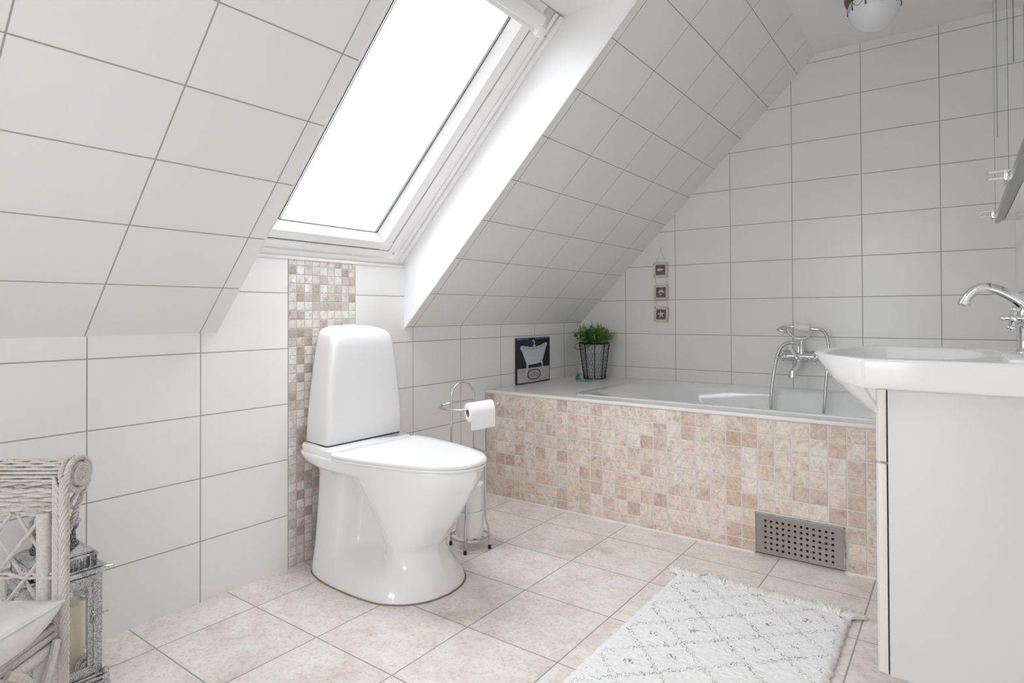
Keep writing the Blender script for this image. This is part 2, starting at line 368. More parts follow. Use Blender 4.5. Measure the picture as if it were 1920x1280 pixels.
# ------------------------------------------------------------ mesh helpers
ORG = {}
class MB:
    def __init__(s): s.v = []; s.f = []; s.mi = []; s.cur = 0
    def add(s, vs, fs):
        b = len(s.v); s.v += [tuple(v) for v in vs]
        for f in fs: s.f.append([i+b for i in f]); s.mi.append(s.cur)
    def box(s, x0, x1, y0, y1, z0, z1, bev=0.0, seg=2, M=None):
        bm = bmesh.new(); bmesh.ops.create_cube(bm, size=1)
        for v in bm.verts:
            v.co = Vector((x0+(v.co.x+.5)*(x1-x0), y0+(v.co.y+.5)*(y1-y0), z0+(v.co.z+.5)*(z1-z0)))
        if bev: bmesh.ops.bevel(bm, geom=bm.edges[:], offset=bev, segments=seg, affect='EDGES', profile=0.5)
        bm.verts.index_update()
        vs = [(M @ v.co if M else v.co.copy()) for v in bm.verts]
        s.add(vs, [[v.index for v in f.verts] for f in bm.faces]); bm.free(); return s
    def loft(s, rings, closed=True, cap0=True, cap1=True, flip=False):
        n = len(rings[0]); vs = [p for r in rings for p in r]; fs = []
        m = n if closed else n-1
        for i in range(len(rings)-1):
            for j in range(m):
                a, b = i*n+j, i*n+(j+1) % n
                f = [a, b, b+n, a+n]; fs.append(f[::-1] if flip else f)
        if cap0: fs.append(list(range(n)) if flip else list(range(n))[::-1])
        if cap1: 
            o = (len(rings)-1)*n; q = [o+j for j in range(n)]; fs.append(q[::-1] if flip else q)
        s.add(vs, fs); return s
    def tube(s, pts, r, n=8, closed=False, cap=True, flat=1.0, up=None):
        P = [Vector(p) for p in pts]; k = len(P)
        R = r if isinstance(r, (list, tuple)) else [r]*k
        T = []
        for i in range(k):
            a = P[(i-1) % k] if (closed or i > 0) else P[i]; b = P[(i+1) % k] if (closed or i < k-1) else P[i]
            t = (b-a); T.append(t.normalized() if t.length > 1e-9 else Vector((0, 0, 1)))
        ref = Vector(up) if up else (Vector((0, 0, 1)) if abs(T[0].z) < 0.9 else Vector((1, 0, 0)))
        N = (ref - T[0]*ref.dot(T[0])).normalized(); rings = []
        for i in range(k):
            if up: q = Vector(up); N2 = q - T[i]*q.dot(T[i])
            else: N2 = N - T[i]*N.dot(T[i])
            if N2.length > 1e-6: N = N2.normalized()
            B = T[i].cross(N)
            rings.append([P[i] + (N*cos(2*pi*j/n)*flat + B*sin(2*pi*j/n))*R[i] for j in range(n)])
        if closed: rings.append(rings[0])
        s.loft(rings, True, cap and not closed, cap and not closed); return s
    def lathe(s, prof, c=(0, 0, 0), axis=(0, 0, 1), n=32, cap0=True, cap1=True, sx=1.0, sy=1.0):
        A = Vector(axis).normalized(); Q = A.to_track_quat('Z', 'Y').to_matrix() if A != Vector((0, 0, 1)) else Matrix.Identity(3)
        c = Vector(c); rings = []
        for r, z in prof:
            rings.append([c + Q @ Vector((r*sx*cos(2*pi*j/n), r*sy*sin(2*pi*j/n), z)) for j in range(n)])
        s.loft(rings, True, cap0, cap1); return s
    def ball(s, c, r, n=16, sc=(1, 1, 1)):
        c = Vector(c); rings = []
        for i in range(n//2+1):
            a = -pi/2+pi*i/(n//2); rr = max(cos(a), 1e-3)
            rings.append([c+Vector((r*sc[0]*rr*cos(2*pi*j/n), r*sc[1]*rr*sin(2*pi*j/n), r*sc[2]*sin(a))) for j in range(n)])
        s.loft(rings); return s
    def prism(s, poly, O, U, V, depth):
        """polygon (u,v) in the plane O+uU+vV, thickened by depth along UxV"""
        O, U, V = Vector(O), Vector(U), Vector(V); Nn = U.cross(V).normalized()*depth
        a = [O+U*p[0]+V*p[1] for p in poly]; b = [p+Nn for p in a]
        s.loft([a, b], True, True, True); return s

def finish(me, smooth):
    if smooth is None: return
    for p in me.polygons: p.use_smooth = True
    me.set_sharp_from_angle(angle=radians(smooth))

def obj(name, mb, mats, parent=None, org=None, smooth=40, kind=None, label=None, fix=True):
    me = bpy.data.meshes.new(name)
    o = bpy.data.objects.new(name, me); COL.objects.link(o)
    if parent is not None:
        og = ORG[parent.name]; o.parent = parent
    else:
        og = Vector(org) if org is not None else Vector((0, 0, 0)); o.location = og
    ORG[o.name] = og
    me.from_pydata([Vector(v)-og for v in mb.v], [], mb.f)
    if not isinstance(mats, (list, tuple)): mats = [mats]
    for m in mats: me.materials.append(MAT[m] if isinstance(m, str) else m)
    if len(mats) > 1:
        for p, i in zip(me.polygons, mb.mi): p.material_index = i
    if fix:
        bm = bmesh.new(); bm.from_mesh(me); bmesh.ops.recalc_face_normals(bm, faces=bm.faces[:]); bm.to_mesh(me); bm.free()
    finish(me, smooth)
    if kind: o['kind'] = kind
    if label: o['label'] = label
    return o

def tag(o, label, cat, group=None):
    o['label'] = label; o['category'] = cat
    if group: o['group'] = group
    return o

def thing(name, label, cat, loc, group=None):
    o = bpy.data.objects.new(name, None); COL.objects.link(o)
    o.empty_display_size = 0.05; o.location = loc; ORG[o.name] = Vector(loc)
    return tag(o, label, cat, group)

def catmull(P, n, closed=False):
    P = [Vector(p) for p in P]; out = []; k = len(P)
    seg = k if closed else k-1
    for i in range(seg):
        p1, p2 = P[i], P[(i+1) % k]
        p0 = P[(i-1) % k] if (closed or i > 0) else p1*2-p2
        p3 = P[(i+2) % k] if (closed or i < k-2) else p2*2-p1
        for j in range(n):
            t = j/n
            out.append(0.5*((2*p1)+(p2-p0)*t+(2*p0-5*p1+4*p2-p3)*t*t+(3*p1-p0-3*p2+p3)*t**3))
    if not closed: out.append(P[-1])
    return out

def circle(c, r, n, U=(1, 0, 0), V=(0, 1, 0), a0=0.0, a1=2*pi, end=False):
    c, U, V = Vector(c), Vector(U), Vector(V); m = n-1 if end else n
    return [c+(U*cos(a0+(a1-a0)*i/m)+V*sin(a0+(a1-a0)*i/m))*r for i in range(n)]

def lerp(a, b, t): return a+(b-a)*t

# ------------------------------------------------------------ the setting
m = MB(); m.box(-0.12, XW+0.12, YN, 0.10, -0.06, 0.0); obj('floor', m, 'floor', kind='structure')

m = MB(); m.box(-0.10, 0, YN, -2.116, 0, HK)
m.box(-0.10, 0, YL, -2.116, HK, SILL-0.008)
m.cur = 1; m.box(-0.10, 0, -1.812, 0.0, 0, HK); m.box(-0.10, 0, -1.812, YR, HK, SILL-0.008)
wl = obj('wall_left', m, ['kneeL', 'kneeR'], kind='structure', smooth=None)
m = MB(); m.box(-0.10, 0.0012, -2.116, -1.812, 0, SILL-0.008)
obj('mosaic_strip', m, 'mosaic', wl, smooth=None, label='grey beige stone mosaic strip behind the toilet')

m = MB(); m.loft([[(0, y, 0), (XW, y, 0), (XW, y, HC+0.02), (XS+.02, y, HC+0.02), (0, y, HK)] for y in (0.0, 0.10)])
obj('wall_back', m, 'back', kind='structure', smooth=None)
m = MB(); m.box(XW, XW+0.10, YN, 0.10, 0, HC+0.05); obj('wall_right', m, 'right', kind='structure', smooth=None)
m = MB(); m.box(XS-0.06, XW+0.10, YN, 0.10, HC, HC+0.08); obj('ceiling', m, 'ceil', kind='structure', smooth=None)

def slope_piece(m, y0, y1, xa, xb):
    t = 0.05
    m.loft([[(xa, y, HK+xa), (xb, y, HK+xb), (xb-t*.7, y, HK+xb+t*.7), (xa-t*.7, y, HK+xa+t*.7)] for y in (y0, y1)])
m = MB(); slope_piece(m, YN, YL-.006, 0, XS+.03); m.cur = 1; slope_piece(m, YR+.006, 0.05, 0, XS+.03)
XT = TOPZ-HK
m.cur = 0; slope_piece(m, YL-.006, YR+.006, XT+.004, XS+.03)
obj('wall_sloped', m, ['slopeL', 'slopeR'], kind='structure', smooth=None)

m = MB(); m.box(-0.12, 0.75, YN-0.10, YN, 0, HC+.05); m.box(1.50, XW+.1, YN-0.10, YN, 0, HC+.05); m.box(0.75, 1.50, YN-0.10, YN, 2.04, HC+.05)  # unseen wall; its opening is added and sized to let fill light in
obj('wall_front', m, 'paint', kind='structure', smooth=None)
# window well lining
def reveal(name, y0, y1):
    m = MB(); P = [(-0.002, HK-0.004), (XT+0.002, TOPZ), (TOPX-0.10, TOPZ+0.10), (-0.13, SILL+0.09), (-0.10, SILL-0.05)]
    m.loft([[(x, y, z) for x, z in P] for y in (y0, y1)]); return obj(name, m, 'paint', kind='structure', smooth=None)
reveal('trim_1', YR, YR+0.006); reveal('trim_2', YL-0.006, YL)
m = MB(); m.box(TOPX-0.15, XT+0.01, YL-0.03, YR+0.03, TOPZ, TOPZ+0.03); obj('trim_3', m, 'paint', kind='structure', smooth=None)
for nm, y in (('trim_4', YR+0.003),):
    m = MB(); m.tube([(-0.001, y, HK-0.003), (XT, y, TOPZ-0.001)], 0.0055, 8); obj(nm, m, 'whitestone', kind='structure')
m = MB(); m.box(-0.09, 0.004, YL, YR, SILL-0.012, SILL, 0.002)
obj('trim_6', m, 'whitestone', kind='structure')
m = MB(); m.tube([(0.0, -0.985, 0.002), (1.322, -0.985, 0.002)], 0.005, 6); m.tube([(1.630, -0.985, 0.002), (XW, -0.985, 0.002)], 0.005, 6)
m.tube([(0.003, -0.99, 0.0), (0.003, -0.99, 0.52)], 0.003, 6); obj('trim_5', m, 'silicone', kind='structure')

# skylight
BX, BZ = -0.02, 1.145; q = sqrt(.5); YC = (YL+YR)/2
def Wn(s, y, h): return Vector((BX+q*s-q*h, y, BZ+q*s+q*h))
def wbar(m, s0, s1, y0, y1, h0, h1, bev=0.002):
    Mx = Matrix(((q, 0, -q, BX), (0, 1, 0, 0), (q, 0, q, BZ), (0, 0, 0, 1)))
    m.box(s0, s1, y0, y1, h0, h1, bev, 2, Mx)
win = bpy.data.objects.new('window_1', None); COL.objects.link(win); win.location = (BX, YC, BZ); ORG['window_1'] = Vector(win.location)
win['kind'] = 'structure'
SE = 1.185
m = MB()
for sgn in (1, -1):
    def yy(a, b): 
        r = sorted((YC+sgn*(YR-YC-a), YC+sgn*(YR-YC-b))); return r[0], r[1]
    wbar(m, 0, SE, *yy(-0.004, 0.105), 0.0, 0.09)
    wbar(m, 0.0, SE, *yy(0.0, 0.022), -0.012, 0.0)
    wbar(m, 0.02, SE, *yy(0.034, 0.050), -0.006, 0.0)
wbar(m, 0.0, 0.052, YL, YR, 0.0, 0.09); wbar(m, -0.01, 0.016, YL, YR, -0.014, 0.0)
wbar(m, 1.13, SE, YL, YR, 0.0, 0.09)
obj('window_frame', m, 'lacquer', win)
m = MB(); a0, a1 = YL+0.1095, YR-0.1095
for sgn in (1, -1):
    e = YC+sgn*(a1-YC); i1 = YC+sgn*(-1.700-YC); gl = YC+sgn*(-1.735-YC)
    prof = [(e, 0.055), (e, 0.004), (e-sgn*0.003, 0.001), (i1, 0.001), (i1-sgn*.002, 0.004), (gl, 0.030), (gl, 0.055)]
    m.loft([[Wn(s, y, h) for y, h in prof] for s in (0.0565, 1.127)])
for s0, si, sg in ((0.0565, 0.096, 0.120), (1.127, 1.100, 1.088)):
    d = 1 if sg > s0 else -1
    prof = [(s0, 0.055), (s0, 0.004), (s0+d*.003, 0.0008), (si, 0.0008), (si+d*.002, 0.004), (sg, 0.030), (sg, 0.055)]
    m.loft([[Wn(s, y, h) for s, h in prof] for y in (a0, a1)])
obj('sash', m, 'lacquer', win, smooth=30)
m = MB()
for sgn in (1, -1):
    g = YC+sgn*(-1.735-YC)
    for w0, w1, hh in ((0.000, 0.004, 0.029), (0.009, 0.0105, 0.0295)):
        r = sorted((g-sgn*w0, g-sgn*w1)); wbar(m, 0.121, 1.087, r[0], r[1], hh, 0.034, 0)
    r = sorted((YC+sgn*(YR-.1050-YC), YC+sgn*(a1-YC))); wbar(m, 0.052, 1.13, r[0], r[1], 0.006, 0.02, 0)
wbar(m, 0.0515, 0.0572, YL+.1, YR-.1, 0.006, 0.02, 0); wbar(m, 0.120, 0.1225, -2.18, -1.739, 0.0285, 0.034, 0)
wbar(m, 1.0855, 1.088, -2.18, -1.739, 0.0285, 0.034, 0)
obj('gasket', m, 'gasket', win, smooth=None)
m = MB(); wbar(m, 0.118, 1.092, -2.19, -1.730, 0.0335, 0.0375, 0); obj('glass_pane', m, 'pane', win, smooth=None)
m = MB(); wbar(m, 1.105, 1.160, YL+.105, YR-.108, -0.040, -0.010, 0.012)
wbar(m, 1.092, 1.106, YL+.13, YR-.13, -0.030, -0.016, 0.004)
flap = obj('ventilation_flap', m, 'lacquer', win)
m = MB()
for sgn in (1, -1):
    y = YC+sgn*(YR-0.088-YC); wbar(m, 1.085, 1.125, y-.016, y+.016, -0.030, 0.0, 0.006)
    m.ball(Wn(1.093, y, -0.032), 0.007, 10)
obj('hinge_cover', m, 'lacquer', win)
m = MB()
for s, y in ((0.045, YR-.075), (1.10, YR-.03), (0.045, YL+.075)): m.ball(Wn(s, y, -0.001), 0.0045, 10)
obj('screw_cap', m, 'profile', win)

# ------------------------------------------------------------ toilet
TY = -1.92
toilet = thing('toilet', 'white floor-standing toilet with closed lid in front of the mosaic strip', 'toilet', (0.09, TY, 0))
def outline(ctrl, x0=0.0, y0=TY, per=8):
    pts = catmull([(a, b, 0) for a, b in ctrl], per)
    L = [(p.x+x0, y0-max(p.y, 0), 0) for p in pts]; Rr = [(p.x+x0, y0+max(p.y, 0), 0) for p in pts[:-1]][::-1]
    return L+Rr
secs = [
 (0.000, [(.075,.10),(.085,.155),(.16,.185),(.25,.198),(.33,.200),(.40,.198),(.48,.184),(.55,.14),(.592,.075),(.606,0)]),
 (0.012, [(.075,.10),(.085,.155),(.16,.184),(.25,.196),(.33,.198),(.40,.196),(.48,.182),(.548,.138),(.590,.074),(.604,0)]),
 (0.040, [(.072,.095),(.082,.150),(.16,.174),(.24,.182),(.33,.180),(.41,.178),(.485,.164),(.543,.122),(.579,.066),(.592,0)]),
 (0.075, [(.070,.09),(.080,.142),(.15,.162),(.22,.164),(.31,.150),(.41,.150),(.475,.140),(.53,.104),(.566,.060),(.580,0)]),
 (0.105, [(.066,.09),(.078,.136),(.15,.152),(.205,.150),(.27,.094),(.37,.088),(.43,.112),(.49,.110),(.540,.066),(.562,0)]),
 (0.135, [(.063,.085),(.075,.132),(.15,.145),(.205,.142),(.255,.076),(.375,.072),(.425,.108),(.475,.113),(.526,.072),(.550,0)]),
 (0.165, [(.060,.085),(.072,.126),(.15,.138),(.205,.134),(.250,.070),(.362,.066),(.415,.112),(.470,.122),(.540,.080),(.570,0)]),
 (0.220, [(.056,.08),(.068,.118),(.15,.130),(.205,.126),(.246,.064),(.340,.060),(.395,.120),(.460,.136),(.565,.090),(.610,0)]),
 (0.290, [(.050,.08),(.064,.110),(.15,.121),(.205,.118),(.243,.060),(.305,.060),(.360,.136),(.450,.156),(.595,.102),(.660,0)]),
 (0.345, [(.046,.08),(.060,.105),(.15,.116),(.205,.115),(.240,.064),(.275,.066),(.325,.148),(.440,.170),(.625,.108),(.695,0)]),
 (0.372, [(.042,.09),(.056,.120),(.15,.136),(.205,.146),(.240,.150),(.275,.160),(.330,.170),(.450,.172),(.640,.112),(.712,0)]),
 (0.388, [(.030,.10),(.045,.150),(.15,.184),(.205,.190),(.250,.192),(.290,.190),(.350,.184),(.460,.172),(.648,.114),(.720,0)]),
 (0.418, [(.020,.12),(.030,.165),(.15,.190),(.205,.193),(.250,.194),(.290,.192),(.350,.187),(.460,.174),(.650,.116),(.724,0)]),
 (0.426, [(.020,.12),(.030,.163),(.15,.187),(.205,.190),(.250,.191),(.290,.189),(.350,.184),(.460,.171),(.646,.113),(.719,0)])]
rings = []
for k in range(len(secs)-1):
    (z0, a), (z1, b) = secs[k], secs[k+1]
    n = 5 if z1-z0 > 0.02 else 2
    for j in range(n):
        t = j/n
        pa = secs[max(k-1, 0)][1]; pb = secs[min(k+2, len(secs)-1)][1]
        def cr(i, c):
            p0, p1, p2, p3 = pa[i][c], a[i][c], b[i][c], pb[i][c]
            m1 = (p2-p0)/2 if k > 0 else p2-p1; m2 = (p3-p1)/2 if k+2 < len(secs) else p2-p1
            h = p2-p1
            if h == 0: m1 = m2 = 0
            else:
                m1 = 0 if m1*h < 0 else m1; m2 = 0 if m2*h < 0 else m2
                lim = 2.5*abs(h); m1 = max(-lim, min(lim, m1)); m2 = max(-lim, min(lim, m2))
            return p1+m1*t+(3*h-2*m1-m2)*t*t+(m1+m2-2*h)*t**3
        ctrl = [(cr(i, 0), cr(i, 1)) for i in range(10)]
        rings.append([(x, y, lerp(z0, z1, t)) for x, y, _ in outline(ctrl)])
rings.append([(x, y, secs[-1][0]) for x, y, _ in outline(secs[-1][1])])
m = MB(); m.loft(rings)
# the deck that carries the cistern
def rrect(x0, x1, w0, w1, z, r, yc=TY, n=5):
    """rounded four-sided ring, half width w0 at x0 and w1 at x1"""
    P = [(x0, -w0), (x1, -w1), (x1, w1), (x0, w0)]; out = []
    for i in range(4):
        p = Vector(P[i]); a = (Vector(P[i-1])-p).normalized(); b = (Vector(P[(i+1) % 4])-p).normalized()
        for j in range(n+1):
            t = j/n
            q_ = p + a*r*(1-t)**2 + b*r*t**2
            out.append((q_.x, yc+q_.y, z))
    return out
m.loft([rrect(.022, .248, .150, .190, .395, .03), rrect(.018, .244, .158, .191, .415, .03), rrect(.016, .244, .160, .191, .444, .03), rrect(.020, .240, .156, .187, .4515, .028)])
obj('bowl', m, 'ceramic', toilet, smooth=75)
m = MB(); m.loft([[(.33+(x-.33)*g, TY+(y-TY)*g, z) for x, y, _ in outline(secs[0][1])] for z, g in ((0.0003, 1.018), (0.003, 1.012), (0.004, .99))]); obj('base_line', m, plain('olive_grey_floor_line', (0.22, 0.19, 0.13), 0.6), toilet, label='thin olive grey line under the foot')  # thin olive ring, slightly wider than the foot
CY = -1.905
lv = [(.4545, .164, .150, .176, .020), (.460, .170, .152, .181, .022), (.52, .172, .149, .178, .024), (.62, .171, .139, .171, .026), (.72, .169, .125, .160, .028), (.80, .166, .113, .149, .032), (.838, .160, .106, .142, .038), (.852, .150, .098, .132, .042), (.860, .130, .082, .112, .040), (.866, .100, .050, .080, .030)]
m = MB(); rr = []
for z, xf, w0, w1, r in lv:
    rr.append([(x, y, z+(0 if z < .83 else .010*max(0, 1-((y-CY)/.13)**2))) for x, y, _ in rrect(.014, xf+.012, w0, w1, z, r, CY, 8)])
m.loft(rr)
obj('cistern', m, 'ceramic', toilet, smooth=60, label='tapered white cistern with a domed top')
m = MB(); m.lathe([(.026, .866), (.027, .8755), (.025, .8772), (.0235, .876)], (.082, CY, 0), n=32)
m.lathe([(.0225, .870), (.0225, .8780), (.020, .8785)], (.082, CY, 0), n=32)
obj('flush_button', m, 'seatplastic', toilet)
m = MB(); m.loft([rrect(.020, .176, .148, .178, .4515, .02, CY), rrect(.020, .176, .148, .178, .4548, .02, CY)]); obj('seam_gasket', m, 'dark', toilet)
def lid_ring(z, g, yc=-1.927):
    c = [(.250,.185),(.258,.198),(.30,.199),(.40,.188),(.50,.170),(.59,.146),(.655,.118),(.700,.084),(.727,.045),(.737,0)]
    return [(x if True else 0, y, z) for x, y, _ in outline([(.46+(a-.46)*g, b*g) for a, b in c], 0, yc)]
m = MB(); m.loft([lid_ring(.4262, .985), lid_ring(.4285, 1.0), lid_ring(.4335, 1.0), lid_ring(.4350, .992)])
obj('seat', m, 'seatplastic', toilet, smooth=50)
m = MB(); m.loft([lid_ring(.4362, .990), lid_ring(.4385, 1.004), lid_ring(.4440, 1.005), lid_ring(.4480, .992), lid_ring(.4505, .965), lid_ring(.4520, .80), lid_ring(.4528, .4)])
obj('lid', m, 'seatplastic', toilet, smooth=50, label='closed white tapered lid')

# ------------------------------------------------------------ tub surround, bathtub
FY, TZ = -0.980, 0.527
sur = thing('tub_surround', 'low tiled surround of the built-in bathtub, peach stone mosaic front', 'tub surround', (0, FY, 0))
m = MB(); m.box(0.004, XW-0.002, FY, FY+0.05, 0.0, TZ-0.010); obj('front_panel', m, 'tubtile', sur, smooth=None, label='peach travertine mosaic front panel')
OX0, OY0, OY1, OX1 = 0.455, -0.855, -0.050, 2.05
def deck(m, x0, x1, y0, y1): m.box(x0, x1, y0, y1, TZ-0.012, TZ)
N_ = wall_tile('white_deck_tile', 0, 1, 0.316, 0.302, 1.20, -1.1, grout=0.0013)
MAT['decktile'] = N_
m = MB(); deck(m, 0.002, OX0, FY, -0.002); deck(m, OX0, XW-.002, FY, OY0); deck(m, OX0, XW-.002, OY1, -0.002); deck(m, OX1, XW-.002, OY0, OY1)
obj('deck', m, 'decktile', sur, smooth=None, label='glossy white tiled deck')
m = MB(); m.box(0.002, XW-0.002, FY-0.006, FY+0.012, TZ-0.012, TZ+0.003, 0.003); obj('edge_strip', m, 'silicone', sur, label='white edge strip')

tub = thing('bathtub', 'white built-in bathtub let into the tiled surround along the back wall', 'bathtub', (1.25, -0.45, 0.02))
def rr2(x0, x1, y0, y1, rl, rr_, z, n=10):
    out = []
    for (cx, cy, r, a) in ((x0+rl, y0+rl, rl, pi), (x1-rr_, y0+rr_, rr_, 1.5*pi), (x1-rr_, y1-rr_, rr_, 0), (x0+rl, y1-rl, rl, .5*pi)):
        for j in range(n+1):
            t = a+.5*pi*j/n; out.append((cx+r*cos(t), cy+r*sin(t), z))
    return out
m = MB()
R0 = [rr2(OX0-.012, OX1+.012, OY0-.012, OY1+.008, .06, .06, TZ-.004), rr2(OX0-.012, OX1+.012, OY0-.012, OY1+.008, .06, .06, TZ+.0025),
      rr2(OX0-.006, OX1+.008, OY0-.008, OY1+.004, .06, .06, TZ+.004), rr2(OX0+.025, OX1-.03, OY0+.018, OY1-.018, .10, .08, TZ+.0045),
      rr2(OX0+.060, OX1-.04, OY0+.030, OY1-.030, .12, .09, TZ+.001), rr2(OX0+.100, OX1-.05, OY0+.040, OY1-.042, .14, .10, TZ-.012),
      rr2(OX0+.165, OX1-.06, OY0+.048, OY1-.054, .16, .10, TZ-.036), rr2(OX0+.27, OX1-.08, OY0+.065, OY1-.072, .19, .11, TZ-.16),
      rr2(OX0+.36, OX1-.10, OY0+.085, OY1-.095, .19, .12, TZ-.32), rr2(OX0+.42, OX1-.13, OY0+.12, OY1-.13, .17, .12, TZ-.365),
      rr2(OX0+.50, OX1-.20, OY0+.18, OY1-.19, .12, .10, TZ-.375)]
m.loft(R0, True, False, True)
outer = [rr2(OX0-.012, OX1+.012, OY0-.012, OY1+.008, .06, .06, TZ-.004), rr2(OX0+.002, OX1-.002, OY0+.002, OY1-.002, .06, .06, TZ-.006), rr2(OX0+.01, OX1-.01, OY0+.01, OY1-.01, .06, .06, TZ-.02), rr2(OX0+.03, OX1-.02, OY0+.02, OY1-.02, .10, .1, TZ-.16), rr2(OX0+.22, OX1-.06, OY0+.04, OY1-.05, .15, .1, .12)]
m.loft(outer, True, False, True, flip=True)
obj('shell', m, 'enamel', tub, smooth=60, fix=False)
for x in (.85, 1.85):
    for y in (-.72, -.2):
        m = MB(); m.lathe([(.025, 0), (.015, .02), (.012, .13)], (x, y, 0.0), n=12); obj('foot', m, 'chrome2', tub)
m = MB(); m.lathe([(.034, 0), (.034, .004), (.026, .006)], (1.78, -.45, TZ-.374), n=24); obj('drain', m, 'chrome', tub)

# grate at the foot of the surround
gr = thing('drain_cover', 'brushed steel access grate with square holes at the foot of the tub surround', 'grate', (1.476, FY-.006, 0.004))
gx0, gx1, gz0, gz1 = 1.3285, 1.624, 0.010, 0.155
nx, nz = 12, 6
m = MB(); hx = [gx0+.034+i*(gx1-gx0-.068)/(nx-1) for i in range(nx)]; hz = [gz0+.020+j*(gz1-gz0-.042)/(nz-1) for j in range(nz)]; hw = .0042
xs = [gx0]+[v for h in hx for v in (h-hw, h+hw)]+[gx1]; zs = [gz0]+[v for h in hz for v in (h-hw, h+hw)]+[gz1]
yf, yb = FY-.009, FY-.0066
for i in range(len(xs)-1):
    for j in range(len(zs)-1):
        a, b, c_, d = (xs[i], zs[j]), (xs[i+1], zs[j]), (xs[i+1], zs[j+1]), (xs[i], zs[j+1])
        if i % 2 == 1 and j % 2 == 1:
            ring = [a, b, c_, d]
            for k in range(4):
                p, p2 = ring[k], ring[(k+1) % 4]
                m.add([(p[0], yf, p[1]), (p2[0], yf, p2[1]), (p2[0], yb, p2[1]), (p[0], yb, p[1])], [[0, 1, 2, 3]])
        else:
            m.add([(p[0], yf, p[1]) for p in (a, b, c_, d)], [[0, 1, 2, 3]])
m.box(gx0, gx1, yb, yb+.001, gz0, gz0+.004); m.box(gx0, gx1, yb, yb+.001, gz1-.004, gz1)
obj('perforated_plate', m, 'steel', gr, smooth=None, fix=False)
m = MB(); m.box(gx0-.003, gx1+.003, FY-.003, FY-.0005, gz0-.005, gz1+.003); obj('painted_void_shade', m, 'dark', gr, smooth=None)  # black sheet paints the shade behind the holes and under the plate
m = MB()
for a in ((gx0-.003, gx0-.001, gz0, gz1+.003), (gx1+.001, gx1+.003, gz0, gz1+.003), (gx0-.003, gx1+.003, gz1+.001, gz1+.003)): m.box(a[0], a[1], FY-.010, FY-.002, a[2], a[3])
obj('frame', m, 'chrome2', gr, smooth=None)

# ------------------------------------------------------------ paper roll stand
HC_ = Vector((0.397, -1.572, 0)); st = thing('toilet_roll_stand', 'chrome wire toilet paper stand on four feet between toilet and tub', 'paper stand', HC_)
FL, FF, FR, FB = Vector((.323, -1.602, 0)), Vector((.434, -1.644, 0)), Vector((.472, -1.541, 0)), Vector((.361, -1.500, 0))
def inw(p, k): return HC_+(p-HC_)*k
wr = .0042
def leg_low(p): return [p+Vector((0, 0, .006)), p+Vector((0, 0, .05)), inw(p, .93)+Vector((0, 0, .085)), inw(p, .82)+Vector((0, 0, .115)), inw(p, .80)+Vector((0, 0, .14))]
A1, A2 = inw(FL, .95), inw(FB, .95)
U_ = (A2-A1).normalized(); mid = (A1+A2)/2; rad = (A2-A1).length/2
path = [FL+Vector((0, 0, .006)), FL+Vector((0, 0, .05)), A1+Vector((0, 0, .10)), A1+Vector((0, 0, .40)), A1+Vector((0, 0, .585))]
arch = [mid+Vector((0, 0, .585))-U_*rad*cos(t*pi/14)+Vector((0, 0, .056))*sin(t*pi/14) for t in range(1, 14)]
path2 = [A2+Vector((0, 0, .585)), A2+Vector((0, 0, .40)), A2+Vector((0, 0, .10)), FB+Vector((0, 0, .05)), FB+Vector((0, 0, .006))]
m = MB(); m.tube(path+arch+path2, wr, 10); obj('arched_frame', m, 'chrome2', st)
m = MB()
for p in (FF, FR):
    l = leg_low(p); top = inw(p, .80)+Vector((0, 0, .365)); m = MB(); m.tube(catmull(l+[inw(p, .80)+Vector((0, 0, .25)), top], 4), wr, 10); m.ball(top+Vector((0, 0, .004)), .0075, 12); obj('leg', m, 'chrome2', st)
m = MB(); m.tube(circle(HC_+Vector((0, 0, .045)), .074, 40), wr, 8, True)
m.tube([inw(FL, .9)+Vector((0, 0, .044)), inw(FR, .9)+Vector((0, 0, .044))], .003, 8); m.tube([inw(FF, .9)+Vector((0, 0, .044)), inw(FB, .9)+Vector((0, 0, .044))], .003, 8); m.ball(HC_+Vector((0, 0, .040)), .005, 10)
obj('base_ring', m, 'chrome2', st)
m = MB(); cc = []
for z in (.352, .372):
    P = [A1*.2+inw(FF, .8)*.8, inw(FF, .8), inw(FR, .8), A2*.6+inw(FR, .8)*.4, A2]
    P = [A1, inw(FF, .80), inw(FR, .80), A2]
    m.tube([Vector((v.x, v.y, z)) for v in catmull([A1, inw(FF, .82), inw(FR, .82), A2], 8)], .003, 8)
obj('retaining_bow', m, 'chrome2', st)
for p in (FL, FF, FR, FB):
    m = MB(); m.lathe([(.0065, 0), (.0068, .002), (.006, .016)], p, n=14); obj('rubber_foot', m, 'rubber', st)
m = MB(); za = .560
arm = catmull([A2+Vector((0, 0, .570)), mid+Vector((0, 0, .566)), A1+Vector((-.004, -.004, .562)), (.300, -1.622, .554), (.318, -1.658, .550), (.375, -1.674, .5505)], 6)
sp0 = Vector((.446, -1.660, .553)); sp1 = Vector((.514, -1.538, .566))
arm += [Vector((.425, -1.672, .552)), sp0, sp1]
m.tube(arm, wr, 10); m.ball(sp1, .0075, 12); obj('roll_arm', m, 'chrome2', st)

